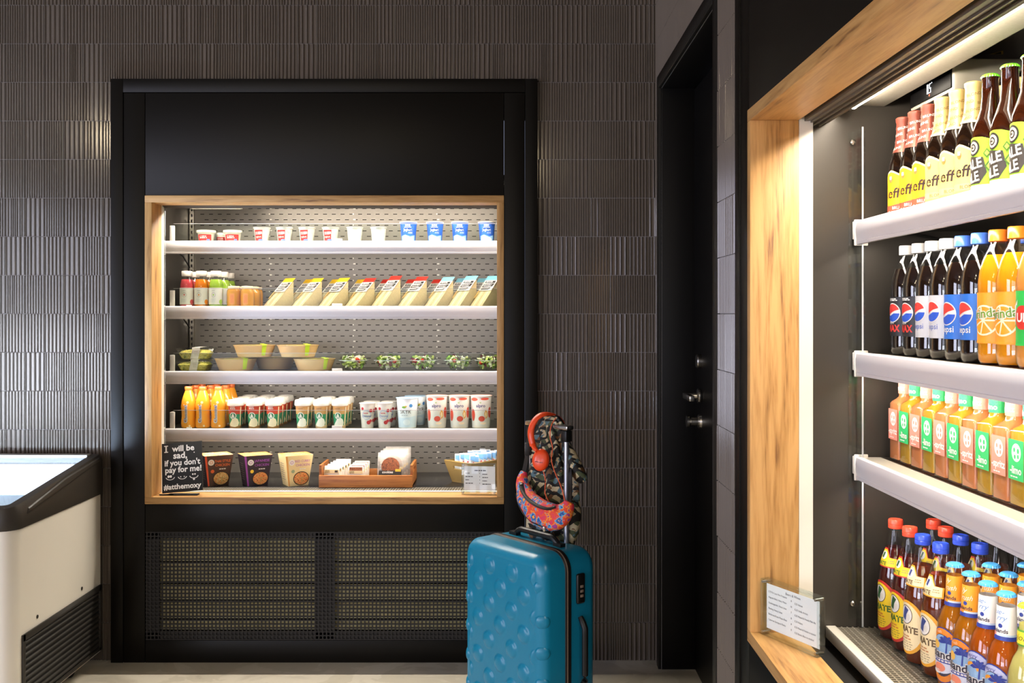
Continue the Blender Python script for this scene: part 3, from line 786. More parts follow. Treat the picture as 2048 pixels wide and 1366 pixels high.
m = MB(); m.box(-PXA - 0.019, PXA + 0.019, PYA - 0.015, PYA + 0.015, HZ - 0.0155, HZ, 'brushed_metal'); m.build('trolley_grip', su, bevel=0.005)
for sx in (-0.15, 0.15):
    for sy in (-0.07, 0.07):
        m = MB(); m.lathe([(0.016, -0.011), (0.0195, -0.008), (0.0195, 0.008), (0.016, 0.011)], 'handle_black', 18, Matrix.Translation((sx, sy, 0.0195)) @ Matrix.Rotation(PI / 2, 4, 'Y'))
        m.box(sx - 0.014, sx + 0.014, sy - 0.010, sy + 0.010, 0.024, 0.045, 'handle_black'); m.build('wheel', su)
RS = Matrix.Translation((0.044, 3.1205, 0)) @ Matrix.Rotation(-TH, 4, 'Z')   # suitcase frame

# ------------------------------------------------------------------ food: materials
def liquid(name, col, tr=0.45, rough=0.12):
    """drink seen through its bottle: part of the light passes through it"""
    m = P(name, col, rough, coat=0.3); nt = m.node_tree
    out = [n for n in nt.nodes if n.type == 'OUTPUT_MATERIAL'][0]; b = nt.nodes['Principled BSDF']
    t = nt.nodes.new('ShaderNodeBsdfTranslucent'); t.inputs[0].default_value = rgb(col)
    mx = nt.nodes.new('ShaderNodeMixShader'); mx.inputs[0].default_value = tr
    nt.links.new(b.outputs[0], mx.inputs[1]); nt.links.new(t.outputs[0], mx.inputs[2]); nt.links.new(mx.outputs[0], out.inputs[0])
    return name
thin_glass('bottle_glass', '#fbfdfc', 1.0)
thin_glass('pack_clear', '#f8f9f7', 1.2, 0.05)
P('paper_white', '#e2dfd8', 0.6, vary=0.02, scale=40)
P('foil_lid', '#d6d3cf', 0.3, 0.2)
P('kraft', '#d9b584', 0.7, vary=0.06, scale=50)
P('kraft_dark', '#a87f4e', 0.7, vary=0.08, scale=50)
P('bread', '#ead2a4', 0.8, vary=0.12, scale=120, bump=0.4)
P('filling', '#f4e7c4', 0.7, vary=0.25, scale=160, bump=0.4)
P('crust', '#b67c40', 0.8, vary=0.15, scale=90)
speckle('noodle_salad', ['#7d8a35', '#d8c64e', '#e9dc7c', '#a9b04a', '#8a5a34'], 95, 0.5, 0.5, 3, 1.0)
speckle('food_photo_red', ['#8c2f18', '#e0762a', '#f0c07a', '#d7502a', '#6f8f3a', '#f3dcae'], 120, 0.5, 0.4, 3, 1.5)
speckle('food_photo_pale', ['#b98a45', '#f0d8a0', '#e8c478', '#d9641f', '#7fa045', '#f6ead0'], 120, 0.5, 0.4, 3, 1.5)
speckle('chocolate', ['#4a2414', '#6e3a1d', '#8a4a26', '#5a2c17'], 160, 0.7, 0.6, 4, 0.5)
for i, c in enumerate(('#9fc050', '#c9d878', '#7ea845', '#eceecb')): P('leaf_green' if i == 0 else ('leaf_lime', 'leaf_deep', 'leaf_pale')[i - 1], c, 0.55, vary=0.2, scale=80)
P('tomato', '#c7381f', 0.25)
P('radicchio', '#7a2b45', 0.5)
wood('tray_wood', '#b9773a', '#9a5a28', '#6d3a18', 'x', 0.5)
P('crate_wood', '#937a48', 0.6, vary=0.15, scale=18, bump=0.3)
P('chalk_black', '#17181a', 0.65, vary=0.1, scale=20)
P('chalk_white', '#eceae6', 0.8)

def bars(m, fn, x0, y0, w, n, pitch, h, mat, seed=0):
    """rows of small print too fine to read: a few strokes per row"""
    r = random.Random(seed)
    for k in range(n):
        x = x0; end = x0 + w * r.uniform(0.7, 1.0)
        while x < end - 0.0005:
            l = min(end - x, r.uniform(0.12, 0.3) * w); m.patch(rect2(x, x + l, y0 - k * pitch - h, y0 - k * pitch), fn, mat, 0.02); x += l + 0.05 * w
def ring2(m, cx, cy, r0, r1, fn, mat, a0=0, a1=2 * PI, n=20, sy=1.0):
    for i in range(n):
        a, b = a0 + (a1 - a0) * i / n, a0 + (a1 - a0) * (i + 1) / n
        m.patch([(cx + r0 * math.cos(a), cy + sy * r0 * math.sin(a)), (cx + r1 * math.cos(a), cy + sy * r1 * math.sin(a)), (cx + r1 * math.cos(b), cy + sy * r1 * math.sin(b)), (cx + r0 * math.cos(b), cy + sy * r0 * math.sin(b))], fn, mat, 0.05)

# ------------------------------------------------------------------ top shelf: pots
def pot(name, prof, body, lid_r, lid_h, lid_mat, deco):
    t = thing(name, '', 'pot'); m = MB(); m.lathe(prof, body, 32); m.build('cup', t)
    H = prof[-1][1]
    m = MB(); m.lathe([(lid_r, H - 0.002), (lid_r + 0.001, H), (lid_r + 0.001, H + lid_h), (lid_r - 0.001, H + lid_h + 0.0006), (0, H + lid_h + 0.0006)], lid_mat, 32); m.build('lid', t)
    m = MB(); deco(m, prof_r(prof)); m.build('printed_label', t, smooth=0)
    return t
def deco_tub(m, R):
    a = cyl_map(R, 0, 0.0003); b = cyl_map(R, 0, 0.0006)
    m.patch([(-0.030, 0.008), (0.030, 0.008), (0.030, 0.032), (-0.030, 0.032)], a, ink('#c8262a'))
    bars(m, b, -0.018, 0.027, 0.036, 2, 0.006, 0.004, 'paper_white', 1)
    m.patch(rect2(0.010, 0.022, 0.004, 0.014), b, ink('#5a6fae')); m.patch(rect2(-0.026, -0.012, 0.003, 0.008), b, ink('#98a05a'))
tub = pot('cheese_tub', [(0.026, 0), (0.0275, 0.001), (0.033, 0.040), (0.034, 0.041)], 'white_plastic', 0.037, 0.008, 'white_plastic', deco_tub)
stub = pot('small_tub', [(0.018, 0), (0.0195, 0.001), (0.0215, 0.034)], 'white_plastic', 0.0225, 0.008, 'white_plastic',
           lambda m, R: (m.patch(rect2(-0.022, 0.022, 0.006, 0.026), cyl_map(R, 0, 0.0003), ink('#b92d33')), bars(m, cyl_map(R, 0, 0.0006), -0.012, 0.022, 0.024, 2, 0.006, 0.003, 'paper_white', 5)))
def deco_red(m, R):
    a = cyl_map(R, 0, 0.0003); b = cyl_map(R, 0, 0.0006)
    m.patch([(-0.020, 0.003), (0.010, 0.003), (0.013, 0.050), (-0.024, 0.050)], a, ink('#cf2b2b'))
    bars(m, b, -0.018, 0.042, 0.024, 2, 0.006, 0.0035, 'paper_white', 2); m.patch(rect2(-0.002, 0.010, 0.034, 0.043), b, 'paper_white')
    m.text('Joghurt', -0.005, 0.022, 0.006, b, 'paper_white', bold=0.01, maxw=0.024)
    m.patch(circle2(0.004, 0.010, 0.009, 0.004), b, ink('#5566b0'))
red = pot('yogurt_pot', [(0.0245, 0), (0.0255, 0.001), (0.0315, 0.058), (0.034, 0.0585)], 'white_plastic', 0.0335, 0.0025, 'foil_lid', deco_red)
def deco_milk(m, R):
    b = cyl_map(R, 0, 0.0004)
    bars(m, b, -0.012, 0.043, 0.024, 2, 0.005, 0.002, ink('#8f98a8'), 3)
    m.text('JOGHURT', 0, 0.026, 0.0055, b, ink('#9fb0c4'), maxw=0.034); m.text('MILD', 0, 0.016, 0.007, b, ink('#a9a79a'), maxw=0.034, bold=0.01)
milkp = pot('yogurt_pot', [(0.0245, 0), (0.0255, 0.001), (0.0305, 0.059), (0.0325, 0.0595)], 'white_plastic', 0.0325, 0.0025, 'foil_lid', deco_milk)
def deco_blue(m, R):
    a = cyl_map(R, 0, 0.0003); b = cyl_map(R, 0, 0.0006); c = cyl_map(R, 0, 0.0009)
    m.patch(rect2(-0.060, 0.060, 0.004, 0.0795), a, ink('#2f5fc8'))
    m.patch([(-0.028, 0.006), (0.030, 0.006), (0.031, 0.030), (0.010, 0.024), (-0.010, 0.031), (-0.029, 0.026)], b, ink('#8fb6ea'))
    m.patch(circle2(0, 0.012, 0.022, 0.010), c, 'paper_white')
    for i in (-1, 0, 1): ring2(m, i * 0.007, 0.068, 0.0016, 0.0036, b, 'paper_white', n=12)
    m.patch(rect2(-0.014, 0.014, 0.059, 0.062), b, 'paper_white')
    m.text('Joghurt', 0, 0.049, 0.011, b, 'paper_white', maxw=0.036, bold=0.02); m.text('mild', 0.010, 0.039, 0.007, b, 'paper_white', maxw=0.016)
blue = pot('yogurt_pot', [(0.0255, 0), (0.0265, 0.001), (0.033, 0.080), (0.035, 0.0805)], 'white_plastic', 0.0352, 0.0025, 'foil_lid', deco_blue)
T1 = SB[0] - 0.0033; YA = 4.005
place(tub, (WX(412.5, YA), YA, T1), 0, 'white lidded tub with red label, leftmost on the top shelf', 'lidded tubs on the top shelf')
place(tub, (WX(465.5, YA), YA, T1), 0.1, 'white lidded tub with red label, right beside the small red tub', 'lidded tubs on the top shelf')
place(stub, (WX(443.5, 4.05), 4.052, T1), 0, 'small red labelled tub between two white lidded tubs on the top shelf')
for i, x in enumerate((524, 569, 614, 661)):
    place(red, (WX(x, YA), YA, T1), -0.12, f'white yogurt pot with red label, {ORD[i]} from the left of four on the top shelf', 'red label yogurt pots')
for i, x in enumerate((709.5, 757)):
    place(milkp, (WX(x, YA), YA, T1), 0, ('plain white yogurt pot next to the last red label pot', 'plain white yogurt pot standing nearer the blue yogurt pots')[i], 'plain white yogurt pots')
for i, x in enumerate((817, 870, 920, 973.5)):
    place(blue, (WX(x, YA), YA, T1), 0, f'blue yogurt pot, {ORD[i]} from the left of four on the top shelf', 'blue yogurt pots')

# ------------------------------------------------------------------ second shelf: juices, jars, sandwiches
T2 = SB[1] - 0.0033
def juice(col):
    t = thing('juice_bottle', '', 'bottle')
    pr = [(0.0255, 0), (0.0275, 0.003), (0.0275, 0.070), (0.0265, 0.090), (0.023, 0.107), (0.018, 0.117), (0.0175, 0.128)]
    m = MB(); m.lathe(pr, 'bottle_glass', 28, cap1=False); m.build('bottle', t)
    L = liquid('juice_' + col.lstrip('#'), col, 0.25)
    m = MB(); m.lathe([(r - 0.001, max(0.001, z)) for r, z in pr[:5]] + [(0.0205, 0.110), (0, 0.110)], L, 28); m.build('juice', t)
    m = MB(); m.lathe([(0.0195, 0.122), (0.0208, 0.124), (0.0208, 0.141), (0.0195, 0.1435), (0, 0.1435)], 'white_plastic', 40); m.build('cap', t)
    R = prof_r(pr); m = MB(); a = cyl_map(R, 0, 0.0005); b = cyl_map(R, 0, 0.0009); c = cyl_map(R, 0, 0.0012)
    m.patch(rect2(-0.036, 0.038, 0.010, 0.076), a, 'paper_white')
    bars(m, b, -0.009, 0.066, 0.016, 1, 0.004, 0.002, ink('#a9a4a0'), 4)
    ring2(m, -0.002, 0.048, 0.0072, 0.0085, b, ink('#b6a8a4'), n=24, sy=1.1); m.patch(circle2(-0.002, 0.048, 0.003), b, ink(col))
    bars(m, b, -0.016, 0.032, 0.026, 3, 0.005, 0.0015, ink('#bfc0c8'), 6); m.patch(circle2(0.028, 0.020, 0.008, 0.010), b, ink(col))
    m.build('paper_label', t, smooth=0); return t
jp, jo, jg = juice('#d9525a'), juice('#f08a24'), juice('#a8cf4a')
G = 'juice bottles at the left of the second shelf'
for pr, nm, x in ((jp, 'pink', 374), (jo, 'orange', 403), (jg, 'green', 432)):
    place(pr, (WX(x, 4.0), 4.0, T2), 0, f'{nm} juice bottle with white cap in the front row of juices', G)
for pr, nm, x in ((jp, 'pink', 388.5), (jo, 'orange', 417), (jg, 'green', 446.5)):
    place(pr, (WX(x, 4.09), 4.09, T2), 0, f'{nm} juice bottle standing in the second row, half hidden', G)
place(jg, (WX(458.5, 4.20), 4.20, T2), 0, 'rearmost green juice bottle, seen above the orange jars', G)
jar = thing('orange_jar', '', 'jar')
pr = [(0.023, 0), (0.0275, 0.004), (0.028, 0.055), (0.026, 0.066), (0.0215, 0.073), (0.0215, 0.076)]
m = MB(); m.lathe(pr, 'bottle_glass', 28, cap1=False); m.build('jar_glass', jar)
liquid('jar_filling', '#f9ae34', 0.3)
m = MB(); m.lathe([(r - 0.0012, max(z, 0.001)) for r, z in pr[:-1]] + [(0, 0.073)], 'jar_filling', 28); m.build('contents', jar)
m = MB(); m.lathe([(0.0225, 0.073), (0.0235, 0.074), (0.0235, 0.081), (0.0215, 0.0835), (0, 0.0835)], gloss('#ead9b8'), 32); m.build('lid', jar)
m = MB(); m.patch(rect2(-0.010, 0.010, 0.010, 0.054), cyl_map(prof_r(pr), 0, 0.0006), ink('#f3a14a')); m.patch(rect2(-0.006, 0.006, 0.016, 0.048), cyl_map(prof_r(pr), 0, 0.001), ink('#ef8f4a')); m.build('paper_label', jar, smooth=0)
G = 'orange jars on the second shelf'
place(jar, (WX(467.5, 4.0), 4.0, T2), 0, 'small orange jar in front, right beside the green juice', G); place(jar, (WX(494.5, 4.0), 4.0, T2), 0, 'small orange jar in front, nearer the sandwiches', G)
place(jar, (WX(481, 4.075), 4.075, T2), 0, 'small orange jar behind, showing between the two front jars', G); place(jar, (WX(507, 4.075), 4.075, T2), 0, 'small orange jar standing behind the right front jar', G)
place(jar, (WX(513, 4.15), 4.15, T2), 0, 'rearmost small orange jar, furthest right of the jars', G)

def sandwich(col):
    t = thing('sandwich_pack', '', 'sandwich'); D, H, w = 0.115, 0.112, 0.033
    def wedge(mb, mat, ins, x0, x1):
        tri = [(-D / 2 + ins * 2.4, ins), (D / 2 - ins, ins), (D / 2 - ins, H - ins * 2.4)]
        mb.loft([[(x, y, z) for y, z in tri] for x in (x0, x1)], mat)
    m = MB(); wedge(m, 'pack_clear', 0, -w, w); m.build('clear_pack', t, smooth=0)
    m = MB()
    for a, b, mt in ((-0.031, -0.020, 'bread'), (-0.020, -0.013, 'filling'), (-0.013, -0.002, 'bread'), (0.000, 0.010, 'bread'), (0.010, 0.019, 'filling'), (0.019, 0.031, 'bread')): wedge(m, mt, 0.004, a, b)
    m.build('sandwich', t, smooth=0)
    L = math.hypot(D, H)
    fn = flat_map((0, -D / 2, 0), (1, 0, 0), (0, D, H), 0.0006); f2 = flat_map((0, -D / 2, 0), (1, 0, 0), (0, D, H), 0.0010)
    m = MB(); m.patch(rect2(-w, w, L * 0.90, L * 1.05), fn, ink(col), 0.05); m.patch(rect2(-w, w, L * 0.55, L * 0.90), fn, ink('#efe8dc'), 0.05)
    m.patch(rect2(-w, -w + 0.006, L * 0.30, L * 0.55), fn, ink('#e8b765'), 0.05)
    m.patch(rect2(-0.024, 0.028, L * 0.80, L * 0.875), f2, ink('#2b2926'), 0.05)
    m.patch([(-0.028, L * 0.66), (0.026, L * 0.68), (0.030, L * 0.785), (-0.024, L * 0.775)], f2, ink('#3a3733'), 0.05)
    m.patch([(-0.026, L * 0.57), (0.015, L * 0.58), (0.024, L * 0.65), (-0.022, L * 0.645)], f2, ink('#4d4a45'), 0.05)
    f3 = flat_map((0, -D / 2, 0), (1, 0, 0), (0, D, H), 0.0014)
    bars(m, f3, -0.020, L * 0.860, 0.044, 1, 0.01, 0.006, 'paper_white', 8); bars(m, f3, -0.022, L * 0.765, 0.046, 2, 0.008, 0.004, 'paper_white', 9); bars(m, f3, -0.020, L * 0.63, 0.036, 1, 0.01, 0.004, 'paper_white', 10)
    m.build('front_label', t, smooth=0); return t
sy, sr, sb = sandwich('#eebf2c'), sandwich('#d2382c'), sandwich('#86cbdc')
AN = -math.radians(39)
front = [(sy, 'yellow', 556), (sy, 'yellow', 613), (sy, 'yellow', 666), (sr, 'red', 719), (sr, 'red', 771), (sr, 'red', 824), (sb, 'blue', 877), (sb, 'blue', 924), (sb, 'blue', 968)]
cnt = {}
for i, (p_, nm, x) in enumerate(front):
    k = cnt.get(nm, 0); cnt[nm] = k + 1
    place(p_, (WX(x, 4.035), 4.035, T2), AN, f'{nm} topped sandwich wedge pack in the front row, {ORD[k]} of its colour from the left', 'sandwich packs in the front row', (1, 1, (1, 1.0, 1.01, 1.0, 1.08, 1.05, 1.04, 1.08, 1.08)[i]))
back = [(sy, 'yellow', 598), (sy, 'yellow', 652), (sy, 'yellow', 704), (sr, 'red', 755), (sr, 'red', 806), (sr, 'red', 858), (sb, 'blue', 907), (sb, 'blue', 950), (sb, 'blue', 992.5)]
cnt = {}
for p_, nm, x in back:
    k = cnt.get(nm, 0); cnt[nm] = k + 1
    place(p_, (WX(x, 4.17), 4.17, T2), AN, f'{nm} topped sandwich wedge pack in the rear row, {ORD[k]} of its colour from the left', 'sandwich packs in the rear row')

# ------------------------------------------------------------------ third shelf: boxed and bowl salads
T3 = SB[2] - 0.0033
sbx = thing('salad_box', '', 'salad box')
def rr(w, d, z, r=0.012, n=5):
    return [(cx + r * math.cos(a + PI / 2 * i / n), cy + r * math.sin(a + PI / 2 * i / n), z) for cx, cy, a in ((w - r, -d + r, -PI / 2), (w - r, d - r, 0), (-w + r, d - r, PI / 2), (-w + r, -d + r, PI)) for i in range(n + 1)]
m = MB(); m.loft([rr(0.052, 0.038, 0), rr(0.068, 0.052, 0.038), rr(0.071, 0.058, 0.039)], 'pack_clear', cap=False); m.add(rr(0.052, 0.038, 0), [tuple(range(23, -1, -1))], 'pack_clear'); m.build('tray', sbx)
m = MB(); m.loft([rr(0.050, 0.036, 0.001), rr(0.060, 0.046, 0.024), rr(0.050, 0.036, 0.033), rr(0.022, 0.016, 0.037)], 'noodle_salad'); m.build('salad', sbx)
m = MB(); m.loft([rr(0.071, 0.058, 0.0395), rr(0.070, 0.054, 0.044), rr(0.066, 0.050, 0.0455)], 'pack_clear', cap=True); m.build('lid', sbx)
m = MB(); fw = [(-0.001, -0.0585, 0.047), (0.030, -0.0585, 0.047), (0.030, -0.057, 0.036), (0.018, -0.041, 0.001), (-0.014, -0.041, 0.001), (-0.001, -0.057, 0.036)]
m.add(fw + [(-0.001, 0.05, 0.047), (0.03, 0.05, 0.047)], [(0, 5, 2, 1), (5, 4, 3, 2), (6, 0, 1, 7)], 'paper_white'); f = flat_map((0.014, -0.0492, 0.020), (1, 0, 0), (0, -0.40, 1), 0.0012); bars(m, f, -0.008, 0.012, 0.018, 4, 0.005, 0.0016, ink('#b3a9a0'), 3); m.build('paper_sleeve', sbx, smooth=0)
G = 'clear noodle salad boxes'
place(sbx, (WX(391, 4.04), 4.04, T3), 0, 'lower clear box of noodle salad with paper sleeve, left end of third shelf', G)
place(sbx, (WX(392, 4.04), 4.045, T3 + 0.0472), 0.04, 'upper clear box of noodle salad, stacked on another box', G)
kb = thing('kraft_bowl', '', 'bowl')
pr = [(0.064, 0), (0.066, 0.001), (0.0815, 0.044), (0.0845, 0.0455), (0.0845, 0.048), (0.0820, 0.048), (0.0805, 0.044)]
m = MB(); m.lathe(pr, 'kraft', 44, cap1=False); m.build('bowl', kb)
m = MB(); m.lathe([(0.080, 0.043), (0.05, 0.046), (0, 0.047)], 'noodle_salad', 30, cap0=False); m.build('food', kb)
m = MB(); m.lathe([(0.0855, 0.046), (0.0857, 0.049), (0.080, 0.051), (0.070, 0.0535), (0, 0.054)], 'pack_clear', 44); m.build('lid', kb)
Rk = prof_r(pr[:4]); m = MB(); m.patch([(0.034, 0.006), (0.050, 0.006), (0.058, 0.0485), (0.038, 0.0485)], cyl_map(lambda z: Rk(min(z, 0.044)) + (0.004 if z > 0.044 else 0), 0, 0.0009), ink('#c6e23a')); m.add([(0.040, -0.077, 0.0502), (0.059, -0.064, 0.0502), (0.04, -0.045, 0.0545), (0.025, -0.055, 0.0545)], [(0, 1, 2, 3)], ink('#c6e23a')); m.build('sticker', kb, smooth=0)
G = 'kraft paper salad bowls'
kz = 0.0548
place(kb, (WX(472, 4.056), 4.056, T3), 0.15, 'kraft salad bowl in the bottom row, left of three', G)
place(kb, (WX(550, 4.17), 4.17, T3), 2.0, 'kraft salad bowl in the bottom row, middle and set further back', G)
place(kb, (WX(629, 4.056), 4.056, T3), 0.2, 'kraft salad bowl in the bottom row, right of three', G)
place(kb, (WX(509, 4.06), 4.062, T3 + kz), 0.15, 'kraft salad bowl on top of the stack, left one', G)
place(kb, (WX(596, 4.06), 4.062, T3 + kz), 0.1, 'kraft salad bowl on top of the stack, right one', G)
def salad_bowl(seed):
    r = random.Random(seed); t = thing('salad_bowl', '', 'salad bowl')
    m = MB(); m.lathe([(0.030, 0), (0.032, 0.002), (0.034, 0.010), (0.047, 0.026), (0.055, 0.040), (0.058, 0.041)], 'pack_clear', 32, cap1=False); m.build('bowl', t)
    m = MB(); m.lathe([(0.0575, 0.0402), (0.0600, 0.0406), (0.0602, 0.0425), (0.0575, 0.0432)], 'acrylic_edge', 32, cap0=False, cap1=False); m.build('rim', t)
    m = MB(); m.lathe([(0.0585, 0.0435), (0.0585, 0.0440), (0.054, 0.046), (0.050, 0.056), (0.040, 0.066), (0.026, 0.070), (0.012, 0.067), (0, 0.066)], 'pack_clear', 32); m.build('dome_lid', t)
    m = MB()
    for k in range(150):
        a = r.uniform(0, 2 * PI); z = r.uniform(0.014, 0.056); R = (0.029 + (z / 0.041) * 0.022) if z < 0.041 else 0.047 * math.sqrt(max(0.05, 1 - ((z - 0.041) / 0.024) ** 2))
        q = R * math.sqrt(r.uniform(0.55, 1.0)) * 0.96
        c = Vector((q * math.cos(a), q * math.sin(a), z)); s = r.uniform(0.006, 0.012)
        Rm = Matrix.Translation(c) @ Matrix.Rotation(r.uniform(0, 6.3), 4, Vector((r.uniform(-1, 1), r.uniform(-1, 1), r.uniform(-1, 1))).normalized())
        vs = [(-s, -s * .5, 0), (0, -s * .6, s * .25), (s, -s * .4, 0), (s, s * .5, s * .1), (0, s * .6, s * .3), (-s, s * .5, 0)]
        mt = r.choice(['leaf_green', 'leaf_lime', 'leaf_lime', 'leaf_deep', 'leaf_pale', 'leaf_pale', 'radicchio'])
        m.add(vs + [(x, y, z_ - 0.0006) for x, y, z_ in vs], [(0, 1, 4, 5), (1, 2, 3, 4), (11, 10, 7, 6), (10, 9, 8, 7)], mt, Rm)
    lv = m.build('salad_leaves', t, smooth=0.8); lv['kind'] = 'stuff'
    for k in range(3):
        a = -PI / 2 + r.uniform(-1.1, 1.1); z = r.uniform(0.028, 0.048); m = MB()
        m.lathe([(0.0, -0.007), (0.006, -0.005), (0.0085, 0), (0.006, 0.005), (0, 0.007)], r.choice(['tomato', 'tomato', 'leaf_pale']), 12, Matrix.Translation((0.041 * math.cos(a), 0.041 * math.sin(a), z)) @ Matrix.Rotation(r.uniform(0, 2), 4, 'X')); m.build('vegetable_piece', t)
    return t
for i, x in enumerate((707, 777.5, 847, 917, 979)):
    s_ = salad_bowl(20 + i); place(s_, (WX(x, 4.04), 4.04, T3), 0, f'clear domed salad bowl, {ORD[i]} from the left of five on third shelf', 'domed salad bowls')

# ------------------------------------------------------------------ fourth shelf: bottled chocolate drink, coffees, yogurts
T4 = SB[3] - 0.0033
cm = thing('drink_bottle', '', 'bottle')
pr = [(0.024, 0), (0.0285, 0.004), (0.0295, 0.020), (0.0270, 0.045), (0.0278, 0.065), (0.0300, 0.085), (0.0270, 0.108), (0.0190, 0.135), (0.0140, 0.148), (0.0135, 0.152)]
P('drink_orange', '#f0a02c', 0.22, coat=0.4, vary=0.03, scale=20)
m = MB(); m.lathe(pr, 'drink_orange', 30); m.build('bottle', cm)
m = MB(); m.lathe([(0.0150, 0.150), (0.0158, 0.152), (0.0158, 0.163), (0.0145, 0.1655), (0, 0.1655)], gloss('#c8622e'), 26); m.build('cap', cm)
R = prof_r(pr); m = MB(); m.text('Chocomel', -0.004, 0.058, 0.0125, cyl_map(R, 0, 0.0005), 'paper_white', rot=PI / 2, bold=0.09, maxw=0.078); m.text('Chocomel', -0.004, 0.058, 0.0115, cyl_map(R, 0, 0.0010), ink('#3d3f8f'), rot=PI / 2, bold=0.01, maxw=0.072)
m.patch(circle2(0.004, 0.103, 0.005), cyl_map(R, 0, 0.0006), ink('#f6d8a0')); m.patch(circle2(0.012, 0.010, 0.004), cyl_map(R, 0, 0.0006), ink('#f6e3b8')); m.build('printed_label', cm, smooth=0)
G = 'orange chocolate drink bottles'
for i, x in enumerate((377.5, 406, 437)):
    place(cm, (WX(x, 4.0), 4.0, T4), 0, f'orange bottled chocolate drink with brown cap, front row, {("left", "middle", "right")[i]}', G)
for r_, y, xs in (('second row', 4.075, (392, 421.7, 451.4)), ('third row', 4.15, (404, 433.2, 462.4))):
    for i, x in enumerate(xs): place(cm, (WX(x, y), y, T4), 0.2, f'orange bottled chocolate drink with brown cap, {r_}, {("left", "middle", "right")[i]}', G)
def coffee(kind):
    t = thing('coffee_cup', '', 'cup'); top = '#c2452c' if kind == 'red' else '#c99a62'; low = '#9a7038' if kind == 'red' else '#d8b98c'
    pr = [(0.0225, 0), (0.0232, 0.001), (0.0238, 0.010), (0.0268, 0.056), (0.0295, 0.093)]
    m = MB(); R = prof_r(pr)
    z = [0, 0.012, 0.056, 0.094]
    m.lathe([(R(0), 0), (R(0.012), 0.012), (R(0.03), 0.03), (R(0.056), 0.056), (R(0.094), 0.094)], [ink(low), ink('#2f8f63'), ink('#2f8f63'), ink(top)], 34); m.build('cup', t)
    m = MB(); m.lathe([(0.0300, 0.088), (0.0325, 0.089), (0.0335, 0.094), (0.0318, 0.108), (0.0300, 0.112), (0.0270, 0.1125), (0.0262, 0.109), (0, 0.109)], 'white_plastic', 34); m.build('lid', t)
    m = MB(); a = cyl_map(R, 0, 0.0004); b = cyl_map(R, 0, 0.0008); c = cyl_map(R, 0, 0.0012)
    sw = ink('#efdfc0') if kind == 'red' else ink('#f3efe4')
    m.patch([(-0.022, 0.014), (-0.018, 0.008), (0.004, 0.005), (0.016, 0.009), (0.020, 0.022), (0.015, 0.036), (0.006, 0.042), (-0.006, 0.040), (-0.012, 0.028)], a, sw)
    ring2(m, -0.004, 0.050, 0.0105, 0.0135, b, 'paper_white', n=22); m.patch(circle2(-0.004, 0.050, 0.0105), b, ink('#2a7d57')); m.patch([(-0.011, 0.042), (0.003, 0.042), (0.000, 0.052), (-0.004, 0.060), (-0.008, 0.052)], c, 'paper_white')
    bars(m, b, -0.016, 0.086 if kind == 'red' else 0.079, 0.026, 2 if kind == 'red' else 1, 0.006, 0.0035 if kind == 'red' else 0.0025, 'paper_white' if kind == 'red' else ink('#7b5a36'), 4)
    m.build('printed_sleeve', t, smooth=0)
    m = MB(); ang = 0.95
    m.tube([((R(z_) + 0.0022) * math.sin(ang), -(R(z_) + 0.0022) * math.cos(ang), z_) for z_ in (0.010, 0.05, 0.085)], 0.0022, gloss('#e9d2a4'), 8); m.build('straw', t); return t
cr, cg = coffee('red'), coffee('green')
for c_, nm, xs, ny in ((cr, 'red and green', (471.5, 509, 547), (4, 4, 4)), (cg, 'tan and green', (606, 643, 680), (2, 3, 3))):
    for i, x in enumerate(xs):
        for k in range(ny[i]):
            place(c_, (WX(x, 4.0), 4.0 + 0.072 * k, T4), 0, f'{nm} iced coffee cup, {("front", "second", "third", "fourth")[k]} in the {("left", "middle", "right")[i]} row', f'{nm} iced coffee cups')
def cupy(name, pr, lid, deco, body='white_plastic'):
    t = thing(name, '', 'cup'); m = MB(); m.lathe(pr, body, 34); m.build('cup', t); H = pr[-1][1]; r = pr[-1][0]
    m = MB(); m.lathe([(r, H), (r + 0.0008, H + 0.0006), (r + 0.0008, H + 0.0022), (r - 0.003, H + 0.003), (0, H + 0.003)], lid, 34); m.build('lid', t)
    m = MB(); deco(m, prof_r(pr)); m.build('printed_label', t, smooth=0); return t
def deco_cherry(m, R):
    b = cyl_map(R, 0, 0.0004); c = cyl_map(R, 0, 0.0008)
    ring2(m, 0, 0.053, 0.0165, 0.0185, b, ink('#9fb0d8'), n=28); bars(m, c, -0.012, 0.062, 0.024, 1, 0.01, 0.004, ink('#c8545a'), 3)
    m.text('Danone', 0, 0.049, 0.009, c, ink('#5a78b8'), shear=0.3, maxw=0.034, bold=0.01)
    for x, y, r_ in ((-0.017, 0.078, 0.006), (0.018, 0.070, 0.007), (0.008, 0.023, 0.008), (0.016, 0.029, 0.006), (0.030, 0.03, 0.007), (0.034, 0.07, 0.007)): m.patch(circle2(x, y, r_, n=14), c, ink('#b8343a'))
dn = cupy('yogurt_cup', [(0.0225, 0), (0.0235, 0.001), (0.0305, 0.097), (0.033, 0.0975)], 'foil_lid', deco_cherry)
G = 'cherry yogurt cups on the fourth shelf'
place(dn, (WX(735, 4.0), 4.0, T4), 0, 'white cherry yogurt cup in front, beside the tan coffee cups', G); place(dn, (WX(769, 4.0), 4.0, T4), 0, 'white cherry yogurt cup in front, beside the pale blue cup', G)
place(dn, (WX(744, 4.072), 4.072, T4), 0, 'white cherry yogurt cup standing behind the left front one', G); place(dn, (WX(779, 4.072), 4.072, T4), 0, 'white cherry yogurt cup standing behind the right front one', G)
